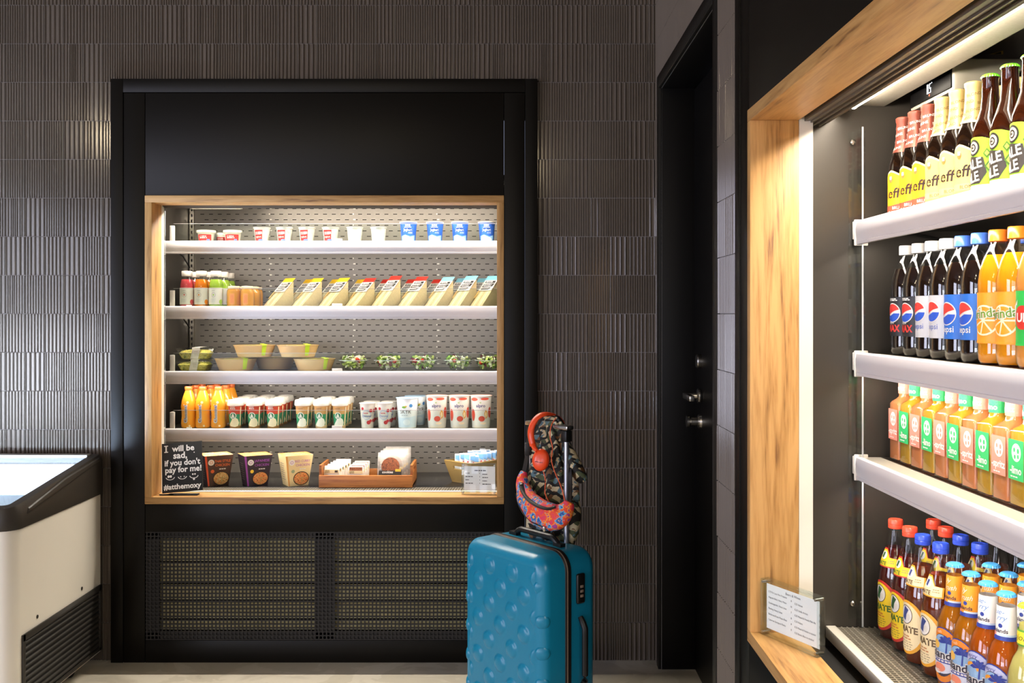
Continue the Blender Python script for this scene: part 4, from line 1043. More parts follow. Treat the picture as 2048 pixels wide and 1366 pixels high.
def deco_skyr(m, R):
    a = cyl_map(R, 0, 0.0004); b = cyl_map(R, 0, 0.0008)
    m.patch([(-0.042, 0.004), (0.044, 0.004), (0.044, 0.050), (0.02, 0.046), (-0.01, 0.040), (-0.042, 0.044)], a, ink('#cfe3f2'))
    m.text('SKYR', -0.004, 0.066, 0.0155, b, ink('#4a4238'), maxw=0.044); bars(m, b, -0.020, 0.053, 0.034, 1, 0.01, 0.003, ink('#b8c4cc'), 3)
    m.patch(circle2(-0.010, 0.084, 0.009, 0.0045), b, ink('#6fa83c')); m.patch(circle2(-0.003, 0.087, 0.005, 0.003), b, ink('#f0c64a')); m.patch(circle2(0.018, 0.090, 0.007), b, ink('#4f8fd0')); m.patch(circle2(0.0, 0.024, 0.014, 0.012), b, ink('#e6f0f8'))
sk = cupy('yogurt_cup', [(0.034, 0), (0.0355, 0.001), (0.0435, 0.117), (0.046, 0.1175)], gloss('#a9c9e6'), deco_skyr, gloss('#eaf2f8'))
G = 'tall pale blue yogurt cups'
place(sk, (WX(815, 4.01), 4.01, T4), 0, 'tall pale blue skyr cup in front', G); place(sk, (WX(832, 4.105), 4.105, T4), 0.5, 'tall pale blue skyr cup standing behind another', G)
def deco_alpro(m, R):
    b = cyl_map(R, 0, 0.0004); c = cyl_map(R, 0, 0.0008)
    m.text('alpro', 0, 0.088, 0.013, b, ink('#3f3a78'), bold=0.015, maxw=0.050); m.patch(circle2(-0.001, 0.102, 0.004, 0.0016), b, ink('#8fb848')); ring2(m, 0, 0.060, 0.013, 0.0142, b, ink('#e8b8a8'), n=16, a0=0.3, a1=2.8)
    for x, y, rx, ry in ((-0.034, 0.052, 0.010, 0.024), (0.004, 0.038, 0.013, 0.011), (0.042, 0.062, 0.010, 0.022), (-0.028, 0.115, 0.016, 0.007), (0.018, 0.117, 0.018, 0.005)): m.patch(circle2(x, y, rx, ry, n=18), b, ink('#d8523e'))
    m.patch([(0.020, 0.036), (0.030, 0.046), (0.028, 0.066), (0.020, 0.074), (0.014, 0.058)], b, ink('#e0a04a')); m.patch([(0.020, 0.042), (0.026, 0.048), (0.024, 0.062), (0.020, 0.066), (0.017, 0.056)], c, ink('#f2ddb0')); m.patch(circle2(0.010, 0.020, 0.012, 0.005), b, ink('#f6e2c8')); m.patch(rect2(-0.028, 0.028, 0.0, 0.010), b, ink('#dcd3c4'))
al = cupy('yogurt_cup', [(0.034, 0), (0.0355, 0.001), (0.0425, 0.126), (0.0445, 0.1265)], gloss('#e2b8ac'), deco_alpro)
for i, x in enumerate((874, 919, 962)):
    place(al, (WX(x, 4.01), 4.01, T4), 0, f'large white strawberry yogurt cup, {("left", "middle", "right")[i]} of three', 'large strawberry yogurt cups')

# ------------------------------------------------------------------ bottom level of the food chiller
T5 = 0.6107
def noodle_box(front, side, title, tcol, stripe, food, logo):
    t = thing('noodle_box', '', 'box'); wb, wt, H = 0.040, 0.056, 0.122
    m = MB()
    def q(w, z): return [(-w, -w * 0.92, z), (w, -w * 0.92, z), (w, w * 0.92, z), (-w, w * 0.92, z)]
    rings = [q(wb, 0), q(wt, H)]
    m.add([*rings[0], *rings[1]], [(0, 3, 2, 1), (1, 2, 6, 5), (2, 3, 7, 6), (3, 0, 4, 7)], side); m.add([*rings[0], *rings[1]], [(0, 1, 5, 4)], front)
    m.build('carton', t, smooth=0)
    m = MB(); m.add([(-wt, -wt * .92, H), (wt, -wt * .92, H), (wt, wt * .92, H), (-wt, wt * .92, H), (-wt * .8, -0.010, H + 0.006), (wt * .8, -0.010, H + 0.006)], [(0, 1, 5, 4), (2, 3, 4, 5), (1, 2, 5), (3, 0, 4)], food); m.build('top_flaps', t, smooth=0)
    m = MB(); V = (0, -(wt - wb) * 0.92, H); fn = flat_map((0, -wb * 0.92, 0), (1, 0, 0), V, 0.0005); f2 = flat_map((0, -wb * 0.92, 0), (1, 0, 0), V, 0.0009); f3 = flat_map((0, -wb * 0.92, 0), (1, 0, 0), V, 0.0013)
    m.patch([(-wb, 0.002), (-wb + 0.006, 0.002), (-wt + 0.008, H), (-wt, H)], fn, ink(stripe), 0.2)
    m.patch(circle2(0.010, 0.030, 0.032, 0.028, n=28), fn, ink('#241a14'), 0.2); m.patch(circle2(0.010, 0.030, 0.029, 0.025, n=28), f2, food, 0.2)
    m.patch(circle2(-0.030, 0.096, 0.012, n=20), f2, 'paper_white', 0.2); ring2(m, -0.030, 0.096, 0.0045, 0.0062, f3, ink(tcol), n=16)
    m.text(title, 0.014, 0.100, 0.010, f2, ink(tcol), maxw=0.062, bold=0.01); m.text('CHICKEN', 0.014, 0.084, 0.010, f2, ink(tcol), maxw=0.056, bold=0.01)
    m.patch(circle2(-0.024, 0.060, 0.007), f2, ink(logo), 0.2); bars(m, f2, 0.002, 0.070, 0.034, 1, 0.01, 0.004, 'paper_white', 3)
    m.build('printed_front', t, smooth=0)
    m = MB(); fs = flat_map((-wb, 0, 0), (0, -1, 0), (-(wt - wb), 0, H), 0.0006); bars(m, fs, -0.030, 0.090, 0.055, 8, 0.009, 0.0025, ink('#8d8780'), 7); m.build('printed_side', t, smooth=0)
    return t
P('box_brown', '#4a332b', 0.5); P('box_black', '#2d2430', 0.5); P('box_cream', '#e3cf9a', 0.55); P('box_cream_side', '#ecd9a0', 0.55)
ROT = math.radians(30)
for px, nm, args, lab in ((432, 0, ('box_brown', 'box_black', 'THAI STYLE', '#e0703a', '#d0502e', 'food_photo_pale', '#d9622a'), 'dark brown noodle box with orange lettering, beside the chalk board'),
                          (510, 1, ('box_black', 'box_black', 'JAPANESE', '#9a4fb0', '#8a3f96', 'food_photo_red', '#e8c23a'), 'black and purple noodle box between two others'),
                          (591, 2, ('box_cream', 'box_cream_side', 'RED CURRY', '#b06aa8', '#d8a05a', 'food_photo_red', '#9aa884'), 'cream noodle box with red curry picture')):
    b_ = noodle_box(*args); place(b_, (WX(px, 3.985), 3.985, T5), ROT, lab, 'noodle boxes on the bottom level')

tr = thing('wooden_tray', 'low wooden tray holding packed cookies and wafers', 'tray', (WX(737.5, 4.0), 4.005, T5), 0.0)
TW, TD_ = 0.183, 0.092
for y0, y1 in ((-TD_, -TD_ + 0.009), (TD_ - 0.009, TD_)): m = MB(); m.box(-TW, TW, y0, y1, 0, 0.047, 'tray_wood'); m.build('side_board', tr, bevel=0.001)
m = MB(); m.box(-TW, TW, -TD_ + 0.009, TD_ - 0.009, 0, 0.008, 'tray_wood'); m.build('base', tr, smooth=0)
for x0 in (-TW, TW - 0.009):
    m = MB(); hw, hz0, hz1, zt = 0.038, 0.052, 0.070, 0.086; y0, y1 = -TD_ + 0.0092, TD_ - 0.0092
    for a, b, c, e in ((y0, y1, 0.0005, hz0), (y0, -hw, hz0, hz1), (hw, y1, hz0, hz1), (y0, y1, hz1, zt)): m.box(x0, x0 + 0.009, a, b, c, e, 'tray_wood')
    m.build('handle_end', tr, smooth=0)
# packs in the tray: thin flow-wrapped packets leaning back
def packet(name, w, h, th, mat, deco, cat):
    t = thing(name, '', cat); m = MB(); n = 10; rings = []
    def sec(k):
        z = h * k / n; s = math.sin(PI * min(1, max(0, (k - 0.7) / (n - 1.4)))) ** 0.5 if 0.7 < k < n - 0.7 else 0.0
        ww = w * (1.0 if 0 < k < n else 0.98); q = []
        for i in range(16):
            a = 2 * PI * i / 16; q.append((ww * max(-1, min(1, 1.15 * math.cos(a))), -max(0.0006, th * s) * math.sin(a) + 0.0007 * math.sin(9 * a + k), z))
        return q
    m.loft([sec(k) for k in range(n + 1)], mat); m.build('wrapper', t, smooth=1.0)
    m = MB(); deco(m, flat_map((0, -th - 0.0012, 0), (1, 0, 0), (0, 0, 1)), flat_map((0, -th - 0.0016, 0), (1, 0, 0), (0, 0, 1))); m.build('printed_label', t, smooth=0); return t
P('wrapper_white', '#e9e2d6', 0.35, vary=0.08, scale=60); P('wrapper_clear', '#b4b0aa', 0.14, alpha=0.42, bump=0.9, scale=70); P('sachet_white', '#d3dae2', 0.4, vary=0.04, scale=60)
wf = packet('wafer_packet', 0.030, 0.072, 0.006, 'wrapper_white', lambda m, a, b: (m.patch(rect2(-0.028, 0.028, 0.040, 0.054), a, ink('#c9b48a'), 0.2), bars(m, b, -0.024, 0.051, 0.02, 2, 0.005, 0.003, ink('#6b5a3c'), 3), m.patch(rect2(0.012, 0.024, 0.043, 0.051), b, ink('#3a2d22'), 0.2)), 'packet')
G = 'wafer packets in the tray'
lean = lambda o, a: setattr(o, 'rotation_euler', (-a, 0, o.rotation_euler[2]))
for k in range(5):
    o = place(wf, (tr.location.x - 0.139 + 0.007 * k, tr.location.y - 0.066 + 0.024 * k, T5 + 0.011 + 0.003 * k), 0, f'white wafer packet in the left tray stack, {ORD[k]} from the front', G); lean(o, 0.35)
nutp = packet('nut_packet', 0.030, 0.070, 0.006, 'wrapper_white', lambda m, a, b: (m.patch(rect2(-0.028, 0.028, 0.038, 0.050), a, ink('#c9b48a'), 0.2), bars(m, b, -0.024, 0.047, 0.02, 2, 0.005, 0.003, ink('#6b5a3c'), 5), m.patch(rect2(-0.026, 0.026, 0.050, 0.064), a, 'chocolate', 0.2)), 'packet')
for k in range(4):
    o = place(nutp, (tr.location.x - 0.044 + 0.004 * k, tr.location.y - 0.066 + 0.026 * k, T5 + 0.011 + 0.003 * k), 0, f'brown and white snack packet in the middle tray stack, {ORD[k]} from the front', 'snack packets in the tray'); lean(o, 0.35)
def deco_cookie(m, a, b):
    m.patch(circle2(0, 0.066, 0.036, 0.034, n=28), a, 'chocolate', 0.2); m.patch(rect2(-0.045, 0.045, 0.026, 0.048), b, ink('#34302c'), 0.2)
    c = lambda u, v: (a(u, v)[0], a(u, v)[1] - 0.0010, a(u, v)[2]); m.text('cookies', -0.010, 0.042, 0.010, c, 'paper_white', maxw=0.05, bold=0.02); m.patch(rect2(0.020, 0.042, 0.044, 0.054), c, ink('#e0b43c'), 0.2)
ck = packet('cookie_bag', 0.052, 0.122, 0.009, 'wrapper_clear', deco_cookie, 'packet')
for k in range(4):
    o = place(ck, (tr.location.x + 0.092 + 0.006 * k, tr.location.y - 0.060 + 0.030 * k, T5 + 0.012 + 0.004 * k), 0, f'clear bag with a dark cookie in the tray, {ORD[k]} from the front', 'cookie bags in the tray'); lean(o, 0.32)

ct = thing('wooden_crate', 'tapered wooden crate with handle slot holding blue and white sachets', 'crate', (-0.152, 4.075, T5), 0)
CR_ = math.radians(47)
ct.rotation_euler = (0, 0, CR_)
def cq(w, d, z): return [(-w, -d, z), (w, -d, z), (w, d, z), (-w, d, z)]
cb, ctop = cq(0.085, 0.062, 0.006), cq(0.112, 0.078, 0.088)
def wall(i, j, slot=False):
    m = MB(); a, b, c, e = Vector(cb[i]), Vector(cb[j]), Vector(ctop[j]), Vector(ctop[i])
    n = (b - a).cross(e - a).normalized() * 0.007
    def P4(u, v): return (a.lerp(b, u)).lerp(e.lerp(c, u), v)
    cells = [(0, 1, 0, 1)] if not slot else [(0, 1, 0, 0.60), (0, 0.28, 0.60, 0.78), (0.72, 1, 0.60, 0.78), (0, 1, 0.78, 1)]
    for u0, u1, v0, v1 in cells:
        q = [P4(u0, v0), P4(u1, v0), P4(u1, v1), P4(u0, v1)]
        vs = [tuple(p) for p in q] + [tuple(p - n) for p in q]
        m.add(vs, [(0, 1, 2, 3), (7, 6, 5, 4), (0, 4, 5, 1), (1, 5, 6, 2), (2, 6, 7, 3), (3, 7, 4, 0)], 'crate_wood')
    m.build('side_board', ct, smooth=0)
wall(0, 1); wall(1, 2); wall(2, 3); wall(3, 0, True)
m = MB(); m.loft([cq(0.084, 0.061, 0.0), cq(0.084, 0.061, 0.006)], 'crate_wood'); m.build('base', ct, smooth=0)
sc_ = packet('sachet', 0.012, 0.104, 0.005, 'sachet_white', lambda m, a, b: (m.patch([(-0.011, 0.084), (0.011, 0.076), (0.011, 0.099), (-0.011, 0.099)], a, ink('#6ea4dc'), 0.2), m.patch(circle2(0.003, 0.070, 0.004), a, ink('#c8606a'), 0.2)), 'sachet')
rs = random.Random(5)
MC = Matrix.Translation(ct.location) @ Matrix.Rotation(CR_, 4, 'Z')
for i in range(7):
    for j in range(4):
        p_ = MC @ Vector((-0.072 + 0.024 * i + rs.uniform(-.002, .002), -0.042 + 0.027 * j, 0.0075 + rs.uniform(0, 0.010)))
        o = place(sc_, p_, 0.2 + rs.uniform(-0.3, 0.3), 'blue and white sachet standing in the tapered wooden crate', 'sachets in the crate'); o.rotation_euler[0] = rs.uniform(-0.06, 0.06)
# ------------------------------------------------------------------ acrylic price signs and the chalk board
def acrylic_sign(name, label, loc, rz, w, h, th, writing):
    t = thing(name, label, 'sign', loc, rz)
    for y0, y1 in ((0, th * 0.48), (th * 0.52, th)): m = MB(); m.box(0, w, y0, y1, 0, h, 'acrylic'); m.build('acrylic_pane', t, bevel=0.0006)
    m = MB()
    for (a, b) in ((0.0, 0.0012), (w - 0.0012, w)): m.box(a, b, 0.0008, th - 0.0008, 0.0008, h - 0.0008, 'acrylic_tint')
    m.box(0.001, w - 0.001, 0.0008, th - 0.0008, h - 0.0012, h - 0.0002, 'acrylic_tint'); m.build('polished_edge', t, smooth=0)
    m = MB(); m.box(0.008, w - 0.004, th * 0.485, th * 0.515, 0.014, h - 0.010, 'paper_cool'); pp = m.build('paper', t, smooth=0)
    m = MB(); writing(m, flat_map((0, th * 0.484, 0), (1, 0, 0), (0, 0, 1), 0.0002)); m.build('lettering', pp, smooth=0)
    for x in (0.006, w - 0.006):
        for z in (0.006, h - 0.006): m = MB(); m.lathe([(0.003, 0), (0.003, th * 0.96)], 'brushed_metal', 12, Matrix.Translation((x, th * 0.98, z)) @ Matrix.Rotation(PI / 2, 4, 'X')); m.build('magnet', t)
    return t
thin_glass('acrylic_tint', '#f4f8f8', 1.0); P('paper_cool', '#f6f7f9', 0.6)
INK = ink('#2c2c2e')
def menu_drinks(m, fn):
    m.text('Beers & Wines', 0.088, 0.100, 0.0052, fn, INK, maxw=0.05)
    L = [('0,75 Per Luca Vino Frizzante', '8'), ('Augustin Bock, Henry Weiss', '10'), ('Grauburgunder, Henry Linus', '7'), ('Riesling Henry Linus', '8'), ('Barbarossa Rosso Pinpon Rose', '8'), ('Cabernet Sauvignon Pantio', '8')]
    Rr = [('0,33 Heimat', '3,5'), ('0,33 Stella Artois', '3,5'), ('0,33 Maisel & Friends Pale Ale', '3,5'), ('0,33 Hubers', '3,5'), ('0,33 Maisel & Friends no alcohol', '3,5'), ('0,33 Becks Blue no alcohol', '3,5')]
    for k, (a, b) in enumerate(L):
        W_ = min(0.056, len(a) * 0.0021); m.text(a, 0.014 + W_ / 2, 0.092 - k * 0.0118, 0.0040, fn, INK, maxw=W_); m.text(b, 0.083, 0.089 - k * 0.0118, 0.0040, fn, INK, maxw=0.004)
    for k, (a, b) in enumerate(Rr):
        W_ = min(0.060, len(a) * 0.0021); m.text(a, 0.093 + W_ / 2, 0.086 - k * 0.0118, 0.0040, fn, INK, maxw=W_); m.text(b, 0.165, 0.081 - k * 0.0118, 0.0040, fn, INK, maxw=0.006)
A_, B_ = Vector((0.520, 2.116)), Vector((0.5945, 1.9660))
wv = B_ - A_; rz = math.atan2(wv.y, wv.x)
acrylic_sign('menu_sign', 'thick clear acrylic sign with printed drinks list on the oak sill', (A_.x, A_.y, FZ0 + FT + 0.0005), rz, wv.length, 0.118, 0.022, menu_drinks)
def menu_snacks(m, fn):
    bars(m, fn, 0.048, 0.091, 0.044, 1, 0.01, 0.004, INK, 2)
    for k in range(4): bars(m, fn, 0.014, 0.080 - k * 0.0125, (0.018, 0.034, 0.016, 0.036)[k], 1, 0.01, 0.003, INK, 10 + k); bars(m, fn, 0.078, 0.077 - k * 0.0125, (0.020, 0.028, 0.018, 0.032)[k], 1, 0.01, 0.003, INK, 20 + k); m.patch(rect2(0.067, 0.069, 0.077 - k * 0.0125, 0.080 - k * 0.0125), fn, INK, 0.1)
acrylic_sign('price_sign', 'small clear acrylic sign with printed price list in front of the crate', (WX(923, 3.752), 3.752, FZ0 + FT + 0.0005), -0.10, 0.130, 0.115, 0.016, menu_snacks)

cbd = thing('chalk_board', 'black board with white hand lettering leaning at the lower left corner of the food chiller', 'board', (WX(323, 3.715), 3.722, FZ0 + FT + 0.001), 0)
BW, BH = 0.147, 0.193
lean_m = Matrix.Rotation(-math.radians(15), 4, 'X')
Mb = Matrix.Rotation(math.radians(6), 4, 'Z') @ lean_m @ Matrix.Rotation(-math.radians(-4.0), 4, 'Y').inverted()
def bm_(m): m.v = [tuple(Mb @ Vector(v)) for v in m.v]; return m
m = MB(); m.box(0, BW, 0, 0.006, 0.008, BH, 'chalk_black'); bm_(m).build('board', cbd, bevel=0.0008)
m = MB(); m.box(-0.012, 0.040, 0.004, 0.012, 0.0, 0.004, 'chalk_black'); m.box(0.02, 0.13, 0.004, 0.030, 0.0, 0.004, 'chalk_black'); m.build('foot', cbd, smooth=0)
m = MB(); fn = flat_map((0, 0, 0), (1, 0, 0), (0, 0, 1), 0.0006); C_ = 'chalk_white'; bo = 0.028
m.text('I', 0.016, 0.171, 0.025, fn, C_, bold=bo); m.patch(rect2(0.009, 0.023, 0.181, 0.1845), fn, C_); m.patch(rect2(0.009, 0.023, 0.158, 0.1615), fn, C_)
m.text('will be', 0.078, 0.171, 0.022, fn, C_, bold=bo, maxw=0.084); m.text('sad,', 0.067, 0.143, 0.024, fn, C_, bold=bo, maxw=0.064); m.patch(rect2(0.1165, 0.120, 0.150, 0.1535), fn, C_)
m.text("if you don't", 0.075, 0.115, 0.022, fn, C_, bold=bo, maxw=0.130); m.text('pay for me!', 0.078, 0.089, 0.022, fn, C_, bold=bo, maxw=0.132)
for cx in (0.030, 0.074, 0.116):
    ring2(m, cx, 0.066, 0.014, 0.0168, fn, C_, a0=PI * 1.05, a1=PI * 1.95, n=12, sy=0.7)
for x in (0.024, 0.032): m.patch(circle2(x, 0.068, 0.0042, 0.005, n=10), fn, C_)
for x in (0.068, 0.081): m.text('x', x, 0.064, 0.006, fn, C_, bold=0.03)
for x in (0.112, 0.120): m.patch(circle2(x, 0.070, 0.003, n=10), fn, C_)
m.patch(circle2(0.116, 0.0525, 0.004, 0.005, n=10), fn, C_)
m.text('#atthemoxy', 0.074, 0.026, 0.020, fn, C_, bold=bo, maxw=0.136)
bm_(m).build('lettering', cbd, smooth=0)

# ------------------------------------------------------------------ drinks chiller: bottles (front of each label faces the room)
RZ = -PI / 2
P('amber_glass', '#3a1708', 0.05, trans=0.55, ior=1.3, coat=0.6)
P('dark_glass', '#160b06', 0.05, trans=0.25, ior=1.3, coat=0.6)
P('foil_brown', '#8a4638', 0.35, 0.25, vary=0.1, scale=80); P('foil_gold', '#c4ad70', 0.35, 0.25, vary=0.08, scale=80)
def crown(m, r, z, mat, n=21):
    q = []
    for k, (rr_, zz) in enumerate(((1.12, 0), (1.10, 0.002), (1.0, 0.0045), (0.8, 0.006), (0, 0.0063))):
        q.append([(r * rr_ * (1 + (0.05 * math.cos(i * PI) if k < 2 else 0)) * math.cos(2 * PI * i / (2 * n)), r * rr_ * (1 + (0.05 * math.cos(i * PI) if k < 2 else 0)) * math.sin(2 * PI * i / (2 * n)), z + zz) for i in range(2 * n)])
    m.loft(q, mat, cap=False)
beer_prof = [(0.027, 0), (0.0294, 0.003), (0.0299, 0.010), (0.0299, 0.098), (0.0290, 0.112), (0.0225, 0.132), (0.0165, 0.150), (0.0140, 0.172), (0.0130, 0.200), (0.0140, 0.202), (0.0140, 0.206)]
def abbey(kind):
    t = thing('beer_bottle', '', 'bottle'); R = prof_r(beer_prof)
    m = MB(); m.lathe(beer_prof, 'dark_glass', 30); m.build('bottle', t)
    foil = 'foil_brown' if kind == 'brown' else 'foil_gold'
    fp = [(R(z) + 0.0006, z) for z in (0.137, 0.150, 0.160, 0.172, 0.186, 0.199)] + [(0.0150, 0.203), (0.0152, 0.209), (0.012, 0.2115), (0, 0.212)]
    m = MB(); m.lathe(fp, foil, 30, cap0=False); b = cyl_map(R, 0, 0.0012)
    w_ = 'BRUNE' if kind == 'brown' else 'BLOND'
    tc = 'paper_white' if kind == 'brown' else ink('#8a6a34')
    for r_ in range(4):
        z = 0.146 + 0.014 * r_
        for c_ in range(3): m.text(w_, (-1 + c_) * 0.030 + (r_ % 2) * 0.012, z, 0.0052, b, tc, rot=0.18, bold=0.01, maxw=0.024)
    if kind != 'brown': m.patch(circle2(-0.004, 0.150, 0.006), cyl_map(R, 0, 0.0014), ink('#d8744a')); m.patch(rect2(-0.05, 0.05, 0.1375, 0.141), cyl_map(R, 0, 0.0013), 'paper_white')
    m.build('neck_foil', t)
    a = cyl_map(R, 0, 0.0005); c = cyl_map(R, 0, 0.0010); d = cyl_map(R, 0, 0.0014)
    bgc = '#eaa91c' if kind == 'brown' else '#e8c46e'
    m = MB(); W2 = 0.064
    arch = lambda s, top: [(-W2 * s, 0.006), (W2 * s, 0.006), (W2 * s, 0.054)] + [(W2 * s * (1 - i / 8), 0.054 + (top - 0.054) * (1 - (1 - i / 8) ** 1.35)) for i in range(1, 9)] + [(-W2 * s * i / 8, 0.054 + (top - 0.054) * (1 - (i / 8) ** 1.35)) for i in range(1, 9)]
    m.patch(arch(1, 0.100), a, ink('#fbe6a8')); m.patch(arch(0.95, 0.096), c, ink(bgc))
    m.text('Leffe', 0.006, 0.052, 0.021, d, ink('#33211a'), shear=0.12, bold=0.012, maxw=0.064)
    m.patch(circle2(0, 0.080, 0.005, 0.006), d, ink('#b5763a')); m.patch(rect2(-0.003, 0.003, 0.080, 0.087), cyl_map(R, 0, 0.0017), ink('#8aa0b8'))
    if kind == 'brown':
        m.patch([(-0.060, 0.008), (0.060, 0.008), (0.060, 0.026), (0.03, 0.031), (0, 0.026), (-0.060, 0.026)], d, ink('#a8503a')); m.text('BRUIN', 0.016, 0.021, 0.006, cyl_map(R, 0, 0.0018), 'paper_white', maxw=0.04, bold=0.01); bars(m, cyl_map(R, 0, 0.0018), -0.006, 0.015, 0.05, 1, 0.005, 0.003, 'paper_white', 3)
    else:
        m.patch(rect2(-0.060, 0.060, 0.018, 0.030), d, ink('#e0bd7c')); m.text('BLOND', 0.016, 0.024, 0.006, cyl_map(R, 0, 0.0018), ink('#6a5230'), maxw=0.04); bars(m, d, -0.028, 0.015, 0.05, 1, 0.005, 0.002, ink('#c8a870'), 3)
    m.build('paper_label', t, smooth=0); return t
def ale(bgc, name_lines):
    t = thing('ale_bottle', '', 'bottle'); R = prof_r(beer_prof)
    m = MB(); m.lathe(beer_prof, 'amber_glass', 30); m.build('bottle', t)
    m = MB(); crown(m, 0.0132, 0.204, gloss('#6cc832') if bgc == '#8fce2e' else gloss('#4f9ad8')); m.build('crown_cap', t, smooth=0.3)
    a = cyl_map(R, 0, 0.0005); c = cyl_map(R, 0, 0.0010); d = cyl_map(R, 0, 0.0014); e = cyl_map(R, 0, 0.0018)
    m = MB(); W2 = 0.062
    m.patch([(-W2, 0.020), (W2, 0.020), (W2, 0.070)] + [(W2 * math.cos(PI * i / 12), 0.070 + 0.032 * math.sin(PI * i / 12) ** 1.6) for i in range(1, 12)] + [(-W2, 0.070)], a, ink(bgc)); m.patch(rect2(-W2, W2, 0.006, 0.020), a, 'paper_white')
    bars(m, c, -0.030, 0.016, 0.06, 1, 0.01, 0.004, ink('#9ab8a0'), 4)
    ring2(m, -0.002, 0.084, 0.0105, 0.0140, c, ink('#2e2823'), n=24); m.patch(circle2(-0.002, 0.084, 0.0105), c, ink('#e9dcc0')); ring2(m, -0.002, 0.084, 0.0045, 0.0070, d, ink('#2e2823'), n=14); bars(m, d, -0.006, 0.0855, 0.008, 1, 0.01, 0.003, ink('#2e2823'), 1)
    m.patch([(-0.036, 0.022), (0.012, 0.022), (0.024, 0.040), (0.018, 0.066), (-0.010, 0.070), (-0.036, 0.062)], c, ink('#3a342c'))
    for k, s in enumerate(name_lines): m.text(s, -0.006, 0.055 - 0.022 * k, 0.017, d, 'paper_white', rot=0.16, bold=0.02, maxw=0.044 if k == 0 else 0.034)
    for x, y, r_ in ((0.028, 0.050, 0.008), (0.034, 0.032, 0.007), (0.024, 0.072, 0.006), (0.044, 0.062, 0.006), (0.050, 0.036, 0.007)): m.patch([(x, y + r_ * 1.4), (x - r_, y), (x, y - r_ * 1.3), (x + r_, y)], d, ink('#4a6a1c')); m.patch([(x, y + r_ * .9), (x - r_ * .6, y), (x, y - r_ * .8), (x + r_ * .6, y)], e, ink('#a4dc4a'))
    m.build('paper_label', t, smooth=0); return t
ab, ay, pa, bw = abbey('brown'), abbey('blond'), ale('#8fce2e', ('PALE', 'ALE')), ale('#8ec4ea', ())
TA = SR[0] - 0.0033; XA = 0.812; j = random.Random(3)
ys = [2.088 - 0.0638 * k for k in range(9)]
for k in range(3): place(ab, (XA, ys[k], TA), RZ + 0.3, f'brown foil beer bottle with yellow label, {ORD[k]} from the left end', 'brown foil beer bottles')
for k in range(3): place(ay, (XA, ys[3 + k], TA), RZ + 0.3, f'gold foil beer bottle, {ORD[k]} of three in the front row', 'gold foil beer bottles')
for k in range(2): place(pa, (XA, 1.706 - 0.068 * k, TA), RZ + 0.15, ('green capped ale bottle beside the gold foil beers', 'green capped ale bottle, second in the front row')[k], 'green label ale bottles')
place(pa, (XA, 1.571, TA), RZ + 0.1, 'green capped ale bottle, nearest the right edge of the picture', 'green label ale bottles')
place(bw, (XA, 1.503, TA), RZ, 'ale bottle with pale blue label at the right edge of the top row')
for k in range(3): place(ay, (XA + 0.066, ys[3 + k] - 0.03, TA), RZ, f'gold foil beer bottle, {ORD[k]} of three in the rear row', 'gold foil beer bottles')
for k in range(3): place(pa, (XA + 0.070, 1.675 - 0.066 * k, TA), RZ, f'green capped ale bottle in the rear row, {ORD[k]} from the left', 'green label ale bottles')

# second shelf: soft drinks in clear plastic bottles
pet_prof = [(0.020, 0.004), (0.0270, 0.0), (0.0315, 0.008), (0.0325, 0.020), (0.0325, 0.036), (0.0318, 0.040), (0.0318, 0.120), (0.0325, 0.124), (0.0325, 0.140), (0.0300, 0.158), (0.0250, 0.176), (0.0175, 0.194), (0.0125, 0.204), (0.0115, 0.212)]
def pet(name, col, fill, cap, deco, tr=0.0):
    t = thing(name, '', 'bottle'); R = prof_r(pet_prof[1:])
    m = MB(); m.lathe(pet_prof, 'bottle_glass', 32, cap1=False); m.lathe([(0.0135, 0.2045), (0.0155, 0.2055), (0.0135, 0.2065)], 'bottle_glass', 28, cap0=False, cap1=False); m.build('bottle', t)
    L = liquid('drink_' + col.lstrip('#'), col, tr, 0.06)
    zs = [0.003] + [z for r, z in pet_prof[2:] if z < fill] + [fill]
    m = MB(); m.lathe([(R(z) - 0.0012, z) for z in zs] + [(0, fill)], L, 32); m.build('drink', t)
    m = MB(); m.lathe([(0.0140, 0.2085), (0.0150, 0.2095), (0.0150, 0.226), (0.0140, 0.2285), (0, 0.2285)], cap, 40); m.build('screw_cap', t)
    m = MB(); deco(m, R); m.build('wrap_label', t, smooth=0); return t
def wrap(m, R, col, z0=0.040, z1=0.121):
    n = 36; f = cyl_map(R, 0, 0.0005)
    m.patch(rect2(-0.0985, 0.0985, z0, z1), f, ink(col))
def globe(m, R, cx, cy, r, off=0.001):
    m.patch(circle2(cx, cy, r * 1.10, n=26), cyl_map(R, 0, off), 'paper_white')
    up = circle2(cx, cy, r, a0=PI * 0.12, a1=PI * 1.10, n=16); m.patch(up + [(cx - r * 0.25, cy - r * 0.02), (cx + r * 0.35, cy + r * 0.22)], cyl_map(R, 0, off + 0.0004), ink('#d23a34'))
    lo = circle2(cx, cy, r, a0=PI * 1.14, a1=PI * 1.98, n=16); m.patch(lo + [(cx + r * 0.25, cy - r * 0.05), (cx - r * 0.3, cy - r * 0.30)], cyl_map(R, 0, off + 0.0004), ink('#2a55c0'))
def d_max(m, R): wrap(m, R, '#232326'); globe(m, R, 0.002, 0.088, 0.0185); m.text('MAX', 0.004, 0.056, 0.014, cyl_map(R, 0, 0.001), ink('#d23a34'), bold=0.04, maxw=0.034); m.text('pepsi', -0.002, 0.067, 0.006, cyl_map(R, 0, 0.001), 'paper_white', maxw=0.02); bars(m, cyl_map(R, 0, 0.001), -0.01, 0.118, 0.03, 2, 0.003, 0.002, 'paper_white', 3)
